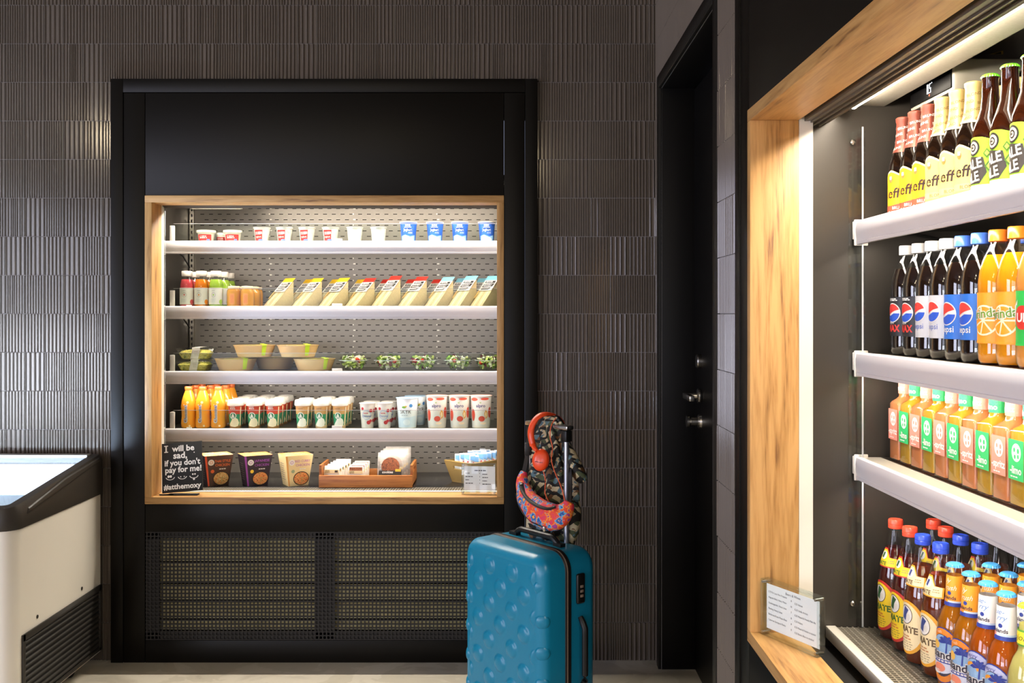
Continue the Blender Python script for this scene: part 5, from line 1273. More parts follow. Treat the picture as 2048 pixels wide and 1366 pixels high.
def d_light(m, R): wrap(m, R, '#c3c4c8'); globe(m, R, 0.0, 0.090, 0.0185); m.text('pepsi', 0.0, 0.060, 0.011, cyl_map(R, 0, 0.001), ink('#4a62b4'), maxw=0.036); m.patch(rect2(0.026, 0.032, 0.048, 0.066), cyl_map(R, 0, 0.001), 'paper_white'); m.text('0,5', 0.030, 0.046, 0.006, cyl_map(R, 0, 0.001), 'paper_white')
def d_pepsi(m, R): wrap(m, R, '#2c6cc6'); globe(m, R, 0.0, 0.086, 0.0195); m.text('pepsi', 0.0, 0.056, 0.012, cyl_map(R, 0, 0.001), 'paper_white', maxw=0.038, bold=0.012)
def slice_(m, R, cx, cy, r):
    m.patch(circle2(cx, cy, r, n=24), cyl_map(R, 0, 0.001), ink('#fbe9c8')); 
    for k in range(7):
        a = 2 * PI * k / 7; m.patch([(cx + r * .12 * math.cos(a + .4), cy + r * .12 * math.sin(a + .4))] + circle2(cx, cy, r * .88, a0=a + 0.07, a1=a + 0.83, n=5), cyl_map(R, 0, 0.0014), ink('#f59a1e'))
def d_orange(m, R): wrap(m, R, '#f49a2a', 0.036, 0.122); slice_(m, R, 0.002, 0.075, 0.026); m.text('Mirinda', -0.004, 0.086, 0.016, cyl_map(R, 0, 0.0018), 'paper_white', rot=0.12, bold=0.07, maxw=0.066); m.text('Mirinda', -0.004, 0.086, 0.0155, cyl_map(R, 0, 0.0022), ink('#6b8f1e'), rot=0.12, bold=0.015, maxw=0.062); m.text('0,5', 0.030, 0.044, 0.006, cyl_map(R, 0, 0.001), 'paper_white')
def d_lime(m, R): wrap(m, R, '#2fb44c', 0.036, 0.122); m.patch(circle2(0.006, 0.080, 0.019), cyl_map(R, 0, 0.001), ink('#cf3328')); m.text('UP', 0.006, 0.080, 0.014, cyl_map(R, 0, 0.0015), 'paper_white', bold=0.03, maxw=0.028); m.text('7', -0.018, 0.088, 0.036, cyl_map(R, 0, 0.0015), 'paper_white', bold=0.05); m.patch(circle2(0.024, 0.104, 0.009, 0.006), cyl_map(R, 0, 0.001), ink('#d8dc3a')); m.text('lemon', 0.034, 0.060, 0.006, cyl_map(R, 0, 0.001), 'paper_white', rot=PI / 2)
pm = pet('soda_bottle', '#150b08', 0.180, gloss('#b9b6b2'), d_max); pl = pet('soda_bottle', '#170c08', 0.180, gloss('#f0efec'), d_light); pp_ = pet('soda_bottle', '#190d09', 0.180, gloss('#4a76d8'), d_pepsi)
po = pet('soda_bottle', '#f2a11a', 0.186, gloss('#e8822a'), d_orange, 0.35); pu_ = pet('soda_bottle', '#f0a24a', 0.186, gloss('#3fae52'), d_lime, 0.35)
TB = SR[1] - 0.0033; XB_ = 0.822
order = [(pm, 'cola bottle with black label and grey cap', 2), (pl, 'cola bottle with silver label and white cap', 2), (pp_, 'cola bottle with blue label and blue cap', 2), (po, 'orange soda bottle with orange cap', 2), (pu_, 'bottle with green lemon label', 2)]
k = 0
for p_, lb, n_ in order:
    for q in range(n_):
        place(p_, (XB_, 2.096 - 0.0660 * k, TB), RZ + (0.3 if p_ is po else 0.12), f'{lb}, {("farther", "nearer")[q]} of the pair', 'soft drink bottles on the second shelf'); k += 1
for q, (p_, lb) in enumerate(((pp_, 'cola bottle with blue label in the rear row'), (po, 'orange soda bottle in the rear row, farther one'), (po, 'orange soda bottle in the rear row, nearer one'))):
    place(p_, (XB_ + 0.075, 1.74 - 0.07 * q, TB), RZ, lb, 'soft drink bottles on the second shelf')

# third shelf: square bottles, pink and green labels in turn
def square(kind):
    t = thing('spritz_bottle', '', 'bottle'); w = 0.0272; pink = kind == 'pink'
    def sq(w_, z, r=0.006, n=4): return [(cx + r * math.cos(a + PI / 2 * i / n), cy + r * math.sin(a + PI / 2 * i / n), z) for cx, cy, a in ((w_ - r, -w_ + r, -PI / 2), (w_ - r, w_ - r, 0), (-w_ + r, w_ - r, PI / 2), (-w_ + r, -w_ + r, PI)) for i in range(n + 1)]
    def rd(r, z): return [(r * math.cos(-PI / 2 + PI / 20 * 0 + a), r * math.sin(-PI / 2 + a), z) for a in [2 * PI * (i + 0.0) / 20 for i in range(20)]]
    def morph(f, z, r, w_): a, b = sq(w_, z), rd(r, z); return [tuple(Vector(p).lerp(Vector(q), f)) for p, q in zip(a, b)]
    rings = [sq(w - 0.003, 0), sq(w, 0.004), sq(w, 0.121), morph(0.15, 0.126, 0.02, w - 0.002), morph(0.75, 0.132, 0.018, w - 0.006), rd(0.0150, 0.137), rd(0.0140, 0.150), rd(0.0130, 0.190), rd(0.0140, 0.192), rd(0.0140, 0.1955)]
    m = MB(); m.loft(rings, 'bottle_glass', cap=False); m.add(rings[0], [tuple(range(19, -1, -1))], 'bottle_glass'); m.build('bottle', t)
    ir = [[(x * 0.94, y * 0.94, z_) for x, y, z_ in r_] for r_ in rings[1:7]]; ir[0] = [(x, y, 0.006) for x, y, z_ in ir[0]]
    L = liquid('spritz_' + kind, '#eb9a60' if pink else '#d9ac38', 0.55, 0.08); m = MB(); m.loft(ir, L); m.build('drink', t, smooth=1.0)
    m = MB(); crown(m, 0.0132, 0.1945, gloss('#c8c4bd')); m.build('crown_cap', t, smooth=0.3)
    lc = ink('#ee8f7c') if pink else ink('#34b868'); word = '-spritz' if pink else '-limo'
    m = MB(); y = -w - 0.0006
    for s in ((1, 0), (0, 1)):
        pass
    U = flat_map((0, -w, 0), (1, 0, 0), (0, 0, 1), 0.0005); U2 = flat_map((0, -w, 0), (1, 0, 0), (0, 0, 1), 0.0009); U3 = flat_map((0, -w, 0), (1, 0, 0), (0, 0, 1), 0.0012)
    Lf = flat_map((-w, 0, 0), (0, -1, 0), (0, 0, 1), 0.0005); Rf = flat_map((w, 0, 0), (0, 1, 0), (0, 0, 1), 0.0005)
    for f in (U, Lf, Rf): m.patch(rect2(-w + 0.003, w - 0.003, 0.046, 0.110), f, lc, 0.2)
    for f2, f3 in ((U2, U3),):
        m.patch(circle2(0.002, 0.090, 0.0145, n=24), f2, 'paper_white', 0.2)
        for dx, dy, r_ in ((-0.006, 0.004, 0.0032), (0.006, 0.003, 0.0036), (-0.004, -0.007, 0.003), (0.006, -0.006, 0.003)): m.patch(circle2(0.002 + dx, 0.090 + dy, r_, r_ * 1.2, n=10), f3, lc, 0.2)
        m.text(word, 0.0, 0.062, 0.0125, f2, 'paper_white', bold=0.025, maxw=0.048); bars(m, f2, -0.016, 0.052, 0.03, 1, 0.004, 0.002, 'paper_white', 3)
    m.build('body_label', t, smooth=0)
    m = MB(); Rn = lambda z_: 0.0140 - 0.001 * (z_ - 0.150) / 0.046
    m.patch(rect2(-0.042, 0.042, 0.143, 0.168), cyl_map(lambda z_: 0.0145, 0, 0.0006), lc); m.text(word, 0.002, 0.153, 0.0095, cyl_map(lambda z_: 0.0145, 0, 0.0011), 'paper_white', bold=0.02, maxw=0.026); m.patch(rect2(-0.042, 0.042, 0.168, 0.171), cyl_map(lambda z_: 0.0145, 0, 0.0006), 'paper_white'); m.build('neck_label', t, smooth=0)
    return t
spk, slm = square('pink'), square('green')
TC = SR[2] - 0.0033; XC = 0.826
for k in range(12):
    nm = 'pink' if k % 2 == 0 else 'green'
    place(spk if k % 2 == 0 else slm, (XC, 2.110 - 0.0575 * k, TC), RZ, f'square bottle with {nm} label in the front row, {ORD[k // 2]} {nm} one from the left', 'square bottles in the front row')
for k in range(10):
    nm = 'green' if k % 2 == 0 else 'pink'
    place(slm if k % 2 == 0 else spk, (XC + 0.062, 2.110 - 0.0575 * k, TC), RZ, f'square bottle with {nm} label in the rear row, {ORD[k // 2]} {nm} one from the left', 'square bottles in the rear row')

# bottom level: iced tea with screw caps, then juice mixes, then lemonade
mate_prof = [(0.029, 0), (0.0335, 0.004), (0.0345, 0.014), (0.0345, 0.118), (0.0335, 0.136), (0.0290, 0.158), (0.0225, 0.180), (0.0165, 0.202), (0.0138, 0.222), (0.0135, 0.236)]
def mate(kind):
    t = thing('iced_tea_bottle', '', 'bottle'); R = prof_r(mate_prof); yel = kind == 'yellow'
    m = MB(); m.lathe(mate_prof, 'bottle_glass', 32, cap1=False); m.build('bottle', t)
    fill = 0.190
    L = liquid('tea_' + kind, '#4a0d0c' if yel else '#6b2a0c', 0.25, 0.06)
    m = MB(); m.lathe([(R(z) - 0.0016, z) for z in (0.003, 0.014, 0.118, 0.136, 0.158, 0.180, fill)] + [(0, fill)], L, 32); m.build('drink', t)
    cc = gloss('#dd4a34') if yel else gloss('#2f49b8')
    m = MB(); m.lathe([(0.0142, 0.229), (0.0150, 0.230), (0.0150, 0.2365), (0.0144, 0.2372), (0.0150, 0.238), (0.0150, 0.2455), (0.0138, 0.248), (0.010, 0.2483), (0.009, 0.2477), (0, 0.2477)], cc, 34); m.build('screw_cap', t)
    a = cyl_map(R, 0, 0.0006); b = cyl_map(R, 0, 0.0010); c = cyl_map(R, 0, 0.0014); d = cyl_map(R, 0, 0.0018)
    outer, inner, word = ('#c93428', '#f2d02a', '#3f6b2c') if yel else ('#f0a92c', '#f2dfae', '#6a5638')
    m = MB(); m.patch(circle2(0, 0.070, 0.040, 0.052, n=32), a, ink(outer)); m.patch(circle2(-0.002, 0.070, 0.0355, 0.047, n=32), b, ink(inner))
    m.patch(circle2(-0.002, 0.094, 0.0150, 0.0170, n=22), c, 'paper_white'); ring2(m, -0.002, 0.094, 0.0150, 0.0162, c, ink('#3a3228'), n=22, sy=1.13)
    dk = ink('#2e5a34') if yel else ink('#3a4a86')
    m.patch([(-0.012, 0.086), (-0.002, 0.082), (0.000, 0.094), (0.006, 0.104), (-0.004, 0.110), (-0.008, 0.100)], d, dk); m.patch(circle2(0.005, 0.090, 0.004, 0.006), d, ink('#d8d4c8'))
    m.text('-MATE', 0.000, 0.066, 0.0125, c, ink(word), bold=0.035, maxw=0.056); bars(m, c, -0.018, 0.054, 0.034, 2, 0.005, 0.0025, ink('#d07a3a') if yel else ink('#c88a5a'), 3); bars(m, c, -0.022, 0.043, 0.044, 4, 0.0045, 0.0016, ink('#9c8a3a') if yel else ink('#a89878'), 4)
    m.build('body_label', t, smooth=0)
    m = MB(); shp = [(-0.034, 0.150), (0.034, 0.150), (0.031, 0.169), (0.014, 0.171), (0.004, 0.189), (-0.006, 0.189), (-0.014, 0.171), (-0.031, 0.169)]
    sc2 = [(x * 0.9, 0.168 + (y - 0.168) * 0.86) for x, y in shp]
    m.patch(shp, a, ink(outer)); m.patch(sc2, b, ink(inner)); m.patch(circle2(-0.001, 0.174, 0.0075, 0.0085), c, 'paper_white'); m.patch([(-0.006, 0.170), (-0.001, 0.168), (0.002, 0.180), (-0.003, 0.181)], d, dk); m.text('-MATE', -0.006, 0.158, 0.0075, c, ink(word), bold=0.03, maxw=0.034); bars(m, c, 0.012, 0.165, 0.015, 2, 0.004, 0.0016, ink('#a89060'), 3)
    m.build('neck_label', t, smooth=0); return t
mx_prof = [(0.0265, 0), (0.0300, 0.004), (0.0305, 0.012), (0.0305, 0.108), (0.0292, 0.122), (0.0235, 0.140), (0.0172, 0.152), (0.0158, 0.160), (0.0150, 0.185), (0.0138, 0.206), (0.0132, 0.218), (0.0140, 0.219), (0.0140, 0.222)]
def islands(kind):
    t = thing('juice_mix_bottle', '', 'bottle'); R = prof_r(mx_prof); org = kind == 'orange'
    m = MB(); m.lathe(mx_prof, 'bottle_glass', 30, cap1=False); m.build('bottle', t)
    L = liquid('mix_' + kind, '#c87a14' if org else '#cc6412', 0.45, 0.06); m = MB(); m.lathe([(R(z) - 0.0014, z) for z in (0.003, 0.012, 0.108, 0.122, 0.140, 0.152, 0.160, 0.185, 0.198)] + [(0, 0.198)], L, 30); m.build('drink', t)
    m = MB(); crown(m, 0.0134, 0.2215, gloss('#4fa2e2')); m.build('crown_cap', t, smooth=0.3)
    a = cyl_map(R, 0, 0.0006); b = cyl_map(R, 0, 0.0010); c = cyl_map(R, 0, 0.0014); d = cyl_map(R, 0, 0.0018); e = cyl_map(R, 0, 0.0022)
    bgc = '#ee8a28' if org else '#b9bfe2'; dk = ink('#2c3f96')
    m = MB(); m.patch(circle2(0, 0.064, 0.036, 0.050, n=32), a, dk); m.patch(circle2(0, 0.064, 0.0345, 0.0482, n=32), b, ink(bgc)); m.patch(circle2(0, 0.064, 0.0255, 0.038, n=28), c, ink('#3a3444')); m.patch(circle2(0, 0.066, 0.0238, 0.035, n=28), d, ink('#8fb4d8')); m.patch(circle2(0.0, 0.046, 0.022, 0.014, n=24), e, ink('#d8dce8'))
    f = cyl_map(R, 0, 0.0027); g = cyl_map(R, 0, 0.0031)
    if org: m.patch(circle2(-0.012, 0.082, 0.008), e, ink('#f4c25a')); m.text('Crush', -0.010, 0.106, 0.006, c, ink('#fbe3c0'), shear=0.3, maxw=0.026)
    else: ring2(m, -0.004, 0.080, 0.010, 0.015, e, ink('#f0a236'), n=14, a0=0.2, a1=2.6); m.text('berry', -0.006, 0.104, 0.008, c, ink('#5a62a8'), shear=0.3, rot=0.05, maxw=0.030)
    for k in range(6): an = PI * (0.02 + k * 0.19); m.patch([(0.010, 0.088), (0.010 + 0.013 * math.cos(an - .25), 0.088 + 0.013 * math.sin(an - .25)), (0.010 + 0.017 * math.cos(an), 0.086 + 0.015 * math.sin(an)), (0.010 + 0.010 * math.cos(an + .3), 0.088 + 0.010 * math.sin(an + .3))], f, dk, 0.01)
    m.patch([(0.008, 0.070), (0.0105, 0.070), (0.0115, 0.089), (0.0095, 0.089)], f, dk)
    m.text('islands', 0.0, 0.066, 0.015, f, 'paper_white', bold=0.09, maxw=0.062); m.text('islands', 0.0, 0.066, 0.0145, g, ink('#2a2438'), bold=0.02, maxw=0.058)
    m.patch(rect2(-0.022, 0.024, 0.051, 0.0575), f, ink('#2c3f96')); bars(m, g, -0.018, 0.056, 0.036, 1, 0.01, 0.003, 'paper_white', 2); m.patch(circle2(-0.004, 0.042, 0.012, 0.008), f, ink('#e88a6a')); m.patch(circle2(-0.010, 0.034, 0.010, 0.004), f, 'paper_white')
    m.build('body_label', t, smooth=0)
    nb = ink('#f5a02e') if org else ink('#eceae6'); m = MB()
    m.patch(rect2(-0.048, 0.048, 0.156, 0.206), a, nb); m.patch(rect2(-0.050, 0.050, 0.152, 0.1585), b, dk); m.patch(rect2(-0.0, 0.03, 0.1585, 0.1615), b, ink('#b8cce4'))
    sc3 = 'paper_white' if org else ink('#4a86c4'); m.text('ly' if org else 'ue-', 0.0, 0.196, 0.009, b, sc3, shear=0.4); m.text('rush' if org else 'rry', 0.004, 0.185, 0.009, b, sc3, shear=0.4, maxw=0.02)
    m.patch(circle2(0.002, 0.175, 0.0035), b, dk); m.text('islands', 0.002, 0.167, 0.0065, b, ink('#2a2438'), bold=0.02, maxw=0.024); m.patch(circle2(-0.009, 0.1615, 0.003), c, ink('#e58a7a'))
    m.build('neck_label', t, smooth=0); return t
def lemonade():
    t = thing('lemonade_bottle', '', 'bottle'); R = prof_r(mx_prof)
    m = MB(); m.lathe(mx_prof, 'bottle_glass', 30, cap1=False); m.build('bottle', t)
    L = liquid('lemonade', '#e4dc86', 0.45, 0.06); m = MB(); m.lathe([(R(z) - 0.0014, z) for z in (0.003, 0.012, 0.108, 0.122, 0.140, 0.152, 0.160, 0.185, 0.196)] + [(0, 0.196)], L, 30); m.build('drink', t)
    m = MB(); crown(m, 0.0134, 0.2215, gloss('#f2d83a')); m.build('crown_cap', t, smooth=0.3)
    a = cyl_map(R, 0, 0.0006); b = cyl_map(R, 0, 0.0010); m = MB(); m.patch(rect2(-0.048, 0.048, 0.163, 0.188), a, ink('#5a9a3a')); m.patch(rect2(-0.048, 0.048, 0.166, 0.185), b, ink('#f2dc3a')); m.text('njola', 0.0, 0.175, 0.010, cyl_map(R, 0, 0.0014), ink('#6a6a2a'), shear=0.3, maxw=0.03); m.build('neck_label', t, smooth=0)
    m = MB(); m.patch(rect2(-0.040, 0.040, 0.030, 0.094), a, ink('#f3eab4')); bars(m, b, -0.020, 0.085, 0.03, 2, 0.007, 0.004, ink('#8a8440'), 3); m.build('body_label', t, smooth=0); return t
my, mc, io, iw, le = mate('yellow'), mate('cream'), islands('orange'), islands('white'), lemonade()
TE = 0.6107
spec = [(my, 0.802, 2.104, 'iced tea bottle with yellow label and red cap, nearest the left side panel'), (my, 0.802, 2.028, 'iced tea bottle with yellow label and red cap, second in the front row'),
        (mc, 0.799, 1.957, 'iced tea bottle with cream label and blue cap, in front beside the yellow labels'), (mc, 0.804, 1.886, 'iced tea bottle with cream label and blue cap, in front beside the orange drinks'),
        (my, 0.880, 2.100, 'iced tea bottle with red cap, farther one in the second row'), (my, 0.874, 2.026, 'iced tea bottle with red cap, nearer one in the second row'),
        (mc, 0.872, 1.954, 'iced tea bottle with blue cap, farther one in the second row'), (mc, 0.876, 1.882, 'iced tea bottle with blue cap, nearer one in the second row'),
        (my, 0.948, 2.028, 'iced tea bottle with red cap in the third row, half hidden by the shelf'), (mc, 0.945, 1.955, 'iced tea bottle with blue cap, farther one in the third row'), (mc, 0.948, 1.882, 'iced tea bottle with blue cap, nearer one in the third row'),
        (io, 0.800, 1.816, 'orange juice mix bottle with orange neck label, in front beside the iced teas'), (io, 0.800, 1.752, 'orange juice mix bottle with orange neck label, in front beside the white necks'),
        (iw, 0.800, 1.689, 'juice mix bottle with white neck label, farther one in front'), (iw, 0.800, 1.626, 'juice mix bottle with white neck label, nearer one in front'),
        (io, 0.864, 1.812, 'orange neck juice mix bottle, farther one in the second row'), (io, 0.864, 1.748, 'orange neck juice mix bottle, nearer one in the second row'),
        (io, 0.928, 1.812, 'orange neck juice mix bottle, in the third row'), (iw, 0.864, 1.685, 'juice mix bottle with white neck label, farther one behind'), (iw, 0.864, 1.622, 'juice mix bottle with white neck label, nearer one behind'),
        (le, 0.802, 1.560, 'pale yellow lemonade bottle with yellow cap, in front at the right edge'), (le, 0.802, 1.496, 'pale yellow lemonade bottle cut off by the right edge')]
for p_, x, y, lb in spec: place(p_, (x, y, TE), RZ + {'i': 0.22, 'j': 0.38, 'l': 0.3}[p_.name[0]], lb, {'i': 'iced tea bottles', 'j': 'juice mix bottles', 'l': 'lemonade bottles'}[p_.name[0]])

# ------------------------------------------------------------------ things hanging on the trolley handle
def palm_print(name):
    """tropical print: layered dark fronds, blue-green leaves and cream ground"""
    m = bpy.data.materials.new(name); m.use_nodes = True; MAT[name] = m
    nt = m.node_tree; b = nt.nodes['Principled BSDF']; b.inputs['Roughness'].default_value = 0.75
    tc = nt.nodes.new('ShaderNodeTexCoord')
    def wave(scale, rot, dist, thr):
        mp = nt.nodes.new('ShaderNodeMapping'); mp.inputs['Rotation'].default_value = rot; nt.links.new(tc.outputs['Object'], mp.inputs['Vector'])
        wv_ = nt.nodes.new('ShaderNodeTexWave'); wv_.inputs['Scale'].default_value = scale; wv_.inputs['Distortion'].default_value = dist; wv_.inputs['Detail'].default_value = 2; wv_.inputs['Detail Scale'].default_value = 1.2
        nt.links.new(mp.outputs[0], wv_.inputs['Vector']); g = nt.nodes.new('ShaderNodeMath'); g.operation = 'GREATER_THAN'; g.inputs[1].default_value = thr; nt.links.new(wv_.outputs['Fac'], g.inputs[0]); return g.outputs[0]
    def blob(scale, thr, off):
        mp = nt.nodes.new('ShaderNodeMapping'); mp.inputs['Location'].default_value = (off, off * 2, off * 3); nt.links.new(tc.outputs['Object'], mp.inputs['Vector'])
        n = nt.nodes.new('ShaderNodeTexNoise'); n.inputs['Scale'].default_value = scale; n.inputs['Detail'].default_value = 3; n.inputs['Distortion'].default_value = 1.5; nt.links.new(mp.outputs[0], n.inputs['Vector'])
        g = nt.nodes.new('ShaderNodeMath'); g.operation = 'GREATER_THAN'; g.inputs[1].default_value = thr; nt.links.new(n.outputs['Fac'], g.inputs[0]); return g.outputs[0]
    def mul(a, b_): k = nt.nodes.new('ShaderNodeMath'); k.operation = 'MULTIPLY'; nt.links.new(a, k.inputs[0]); nt.links.new(b_, k.inputs[1]); return k.outputs[0]
    cur = None
    def layer(fac, col):
        nonlocal cur
        mx = nt.nodes.new('ShaderNodeMix'); mx.data_type = 'RGBA'; mx.inputs[7].default_value = rgb(col); nt.links.new(fac, mx.inputs[0])
        if cur is None: mx.inputs[6].default_value = rgb('#c4b490')
        else: nt.links.new(cur, mx.inputs[6])
        cur = mx.outputs[2]
    layer(mul(wave(11, (0.3, 0.5, 0.9), 3.5, 0.45), blob(7, 0.50, 0.3)), '#4a5236')
    layer(mul(wave(13, (1.2, 0.2, -0.7), 3.0, 0.42), blob(8, 0.54, 1.7)), '#56737c')
    layer(mul(wave(12, (0.6, -0.9, 0.2), 4.0, 0.52), blob(7, 0.50, 4.1)), '#191511')
    layer(mul(wave(9, (-0.4, 0.8, 1.5), 3.0, 0.55), blob(9, 0.57, 7.3)), '#6f4a2a')
    layer(mul(wave(16, (0.9, 1.4, 0.1), 5.0, 0.72), blob(6, 0.45, 12.0)), '#15120f')
    nt.links.new(cur, b.inputs['Base Color']); return m
palm_print('palm_print')
def flower_print(name):
    m = bpy.data.materials.new(name); m.use_nodes = True; MAT[name] = m
    nt = m.node_tree; b = nt.nodes['Principled BSDF']; b.inputs['Roughness'].default_value = 0.7
    tc = nt.nodes.new('ShaderNodeTexCoord'); v = nt.nodes.new('ShaderNodeTexVoronoi'); v.inputs['Scale'].default_value = 28; nt.links.new(tc.outputs['Object'], v.inputs['Vector'])
    n = nt.nodes.new('ShaderNodeTexNoise'); n.inputs['Scale'].default_value = 150; nt.links.new(tc.outputs['Object'], n.inputs['Vector'])
    ad = nt.nodes.new('ShaderNodeMath'); ad.operation = 'MULTIPLY_ADD'; ad.inputs[1].default_value = 0.55; nt.links.new(n.outputs['Fac'], ad.inputs[0]); nt.links.new(v.outputs['Distance'], ad.inputs[2])
    r = nt.nodes.new('ShaderNodeValToRGB'); r.color_ramp.interpolation = 'CONSTANT'; e = r.color_ramp.elements
    e[0].position = 0; e[0].color = rgb('#f0a020'); e[1].position = 0.44; e[1].color = rgb('#24509a'); k = e.new(0.60); k.color = rgb('#58a0cc'); k = e.new(0.68); k.color = rgb('#e2823a')
    nt.links.new(ad.outputs[0], r.inputs[0])
    r2 = nt.nodes.new('ShaderNodeValToRGB'); r2.color_ramp.interpolation = 'CONSTANT'; e = r2.color_ramp.elements; e[0].position = 0; e[0].color = rgb('#d42f55'); e[1].position = 0.42; e[1].color = rgb('#e0452c'); k = e.new(0.55); k.color = rgb('#e88a2a'); k = e.new(0.62); k.color = rgb('#a53a8a')
    n2 = nt.nodes.new('ShaderNodeTexNoise'); n2.inputs['Scale'].default_value = 55; nt.links.new(tc.outputs['Object'], n2.inputs['Vector']); nt.links.new(n2.outputs['Fac'], r2.inputs[0])
    g = nt.nodes.new('ShaderNodeMath'); g.operation = 'GREATER_THAN'; g.inputs[1].default_value = 0.72; nt.links.new(ad.outputs[0], g.inputs[0])
    mx = nt.nodes.new('ShaderNodeMix'); mx.data_type = 'RGBA'; nt.links.new(g.outputs[0], mx.inputs[0]); nt.links.new(r.outputs[0], mx.inputs[6]); nt.links.new(r2.outputs[0], mx.inputs[7]); nt.links.new(mx.outputs[2], b.inputs['Base Color']); return m
flower_print('flower_print')
def hang(px, py, dy=0.0):
    """a point near the trolley handle: its height and side from the photograph, its depth on the handle's own plane plus dy"""
    # plane through the two poles
    a, b = RS @ Vector((-PXA, PYA, 0)), RS @ Vector((PXA, PYA, 0)); d_ = (b - a)
    k = (px - 1029) / F
    t = (a.x - k * a.y) / (k * d_.y - d_.x); Y = a.y + d_.y * t + dy
    return W(px, py, Y)
# shirt: folds of cloth draped over the grip, closed cross-sections from top to bottom
sh = thing('printed_shirt', 'tropical print shirt in cream, black and green draped over the suitcase trolley handle', 'shirt', tuple(hang(1100, 1085)), 0)
o0 = Vector(sh.location)
rows = [(829, 1084, 1106, .012), (833, 1076, 1114, .018), (842, 1071, 1122, .022), (860, 1067, 1130, .023), (885, 1064, 1138, .024), (910, 1061, 1143, .025), (935, 1060, 1147, .027), (960, 1059, 1153, .029), (985, 1058, 1157, .031), (1010, 1057, 1160, .031), (1035, 1057, 1160, .031), (1055, 1057, 1157, .030), (1066, 1059, 1152, .029), (1074, 1064, 1147, .026), (1080, 1072, 1142, .020)]
m = MB(); rings = []; NS = 72
wd = (RS.to_3x3() @ Vector((1, 0, 0))).normalized(); nd = (RS.to_3x3() @ Vector((0, 1, 0))).normalized()
for k, (py, xa, xb, th) in enumerate(rows):
    s_ = min(1, max(0, k - 2) / 4); A, B = hang(xa, py, -0.055 * s_), hang(xb, py, 0.075 * s_); C = (A + B) / 2; hw = (B - A).length / 2; q = []
    zc = EYE - (py - 628) * C.y / F
    for i in range(NS):
        a = 2 * PI * i / NS
        fold = 0.0065 * math.sin(5 * a + 0.35 * k) + 0.005 * math.sin(9 * a - 0.5 * k + 1.0) + 0.003 * math.sin(14 * a + 0.8 * k)
        fold *= min(1.0, 0.25 + k / 6)
        r_ = 1 + fold / max(hw, 0.02)
        p_ = C + (B - A).normalized() * (hw * math.cos(a) * r_ * 0.97) + ((B - A).normalized().cross(Vector((0, 0, 1))) * -1) * ((th + fold) * math.sin(a) + (0.0 if k > 2 else 0))
        q.append(tuple(Vector((p_.x, p_.y, zc + (0.006 * math.sin(3 * a + 1) if k > 10 else 0))) - o0))
    rings.append(q)
m.loft(rings, 'palm_print'); body = m.build('shirt_body', sh, smooth=2.0)
m = MB(); rings = []
for k, (px, py, wy, wx) in enumerate(((1128, 905, .040, .018), (1140, 915, .042, .024), (1152, 934, .040, .026), (1162, 946, .030, .022), (1170, 953, .016, .012), (1174, 956, .005, .004))):
    c = hang(1128 + (px - 1128) * 0.4, py, 0.0); c = W(px, py, c.y + 0.02); q = []
    for i in range(24):
        a = 2 * PI * i / 24; f_ = 1 + 0.12 * math.sin(4 * a + k)
        q.append(tuple(c + Vector((0.30 * wx * math.cos(a) * f_, wx * math.cos(a) * f_, wy * math.sin(a) * f_)) - o0))
    rings.append(q)
m.loft(rings, 'palm_print'); m.build('sleeve', sh, smooth=2.0)
m = MB(); rings = []
for k, (px, py, hw, th) in enumerate(((1146, 1000, .012, .02), (1150, 1025, .016, .022), (1149, 1050, .016, .022), (1146, 1072, .012, .018), (1143, 1090, .006, .010))):
    c = hang(1140, py, 0.03); c = W(px, py, c.y); rings.append([tuple(c + wd * (hw * math.cos(2 * PI * i / 24) * (1 + .15 * math.sin(6 * PI * i / 24 + k))) + nd * (th * math.sin(2 * PI * i / 24)) - o0) for i in range(24)])
m.loft(rings, 'palm_print'); m.build('sleeve', sh, smooth=2.0)

# headphones
P('headphone_orange', '#e8491a', 0.35, coat=0.2); P('headphone_cord', '#d8582a', 0.5); P('ear_pad', '#1b1512', 0.7)
ns = -nd                      # towards the viewer from the handle's plane
hp = thing('headphones', 'orange headphones hung over the suitcase trolley handle', 'headphones', tuple(hang(1094, 826)), 0); oh = Vector(hp.location)
def hpt(px, py, out): return hang(px, py, -out * 2.0) - oh
m = MB()
arc = [(1066, 892, .058), (1062, 872, .060), (1063, 856, .056), (1069, 842, .048), (1079, 832, .036), (1092, 827.5, .018), (1104, 829, -.004), (1115, 834, -.024), (1122, 843, -.040), (1126, 856, -.050), (1128, 875, -.054), (1129, 893, -.054)]
cs = [hpt(*p_) for p_ in arc]
# smooth the band with a spline of extra points
def spline(P_, n=6):
    out = []
    for i in range(len(P_) - 1):
        p0, p1, p2, p3 = P_[max(i - 1, 0)], P_[i], P_[i + 1], P_[min(i + 2, len(P_) - 1)]
        for k in range(n):
            t = k / n; out.append(0.5 * ((2 * p1) + (p2 - p0) * t + (2 * p0 - 5 * p1 + 4 * p2 - p3) * t * t + (3 * p1 - p0 - 3 * p2 + p3) * t ** 3))
    out.append(P_[-1]); return out
ctr = spline([Vector(c) for c in cs]); ring_ = []
mid = hpt(1095, 900, 0.0)
for i, c in enumerate(ctr):
    t_ = (ctr[min(i + 1, len(ctr) - 1)] - ctr[max(i - 1, 0)]).normalized(); rad = (c - mid); rad -= t_ * rad.dot(t_); rad.normalize(); sd = t_.cross(rad).normalized()
    f_ = i / (len(ctr) - 1); wdt = 0.0135 * (0.75 + 0.25 * math.sin(PI * f_)); thk = 0.0092 - 0.004 * min(1, f_ * 2)
    ring_.append([tuple(c + sd * (wdt * math.cos(2 * PI * j_ / 16)) + rad * (thk * math.sin(2 * PI * j_ / 16))) for j_ in range(16)])
m.loft(ring_, 'headphone_orange'); m.build('headband', hp, smooth=1.2)
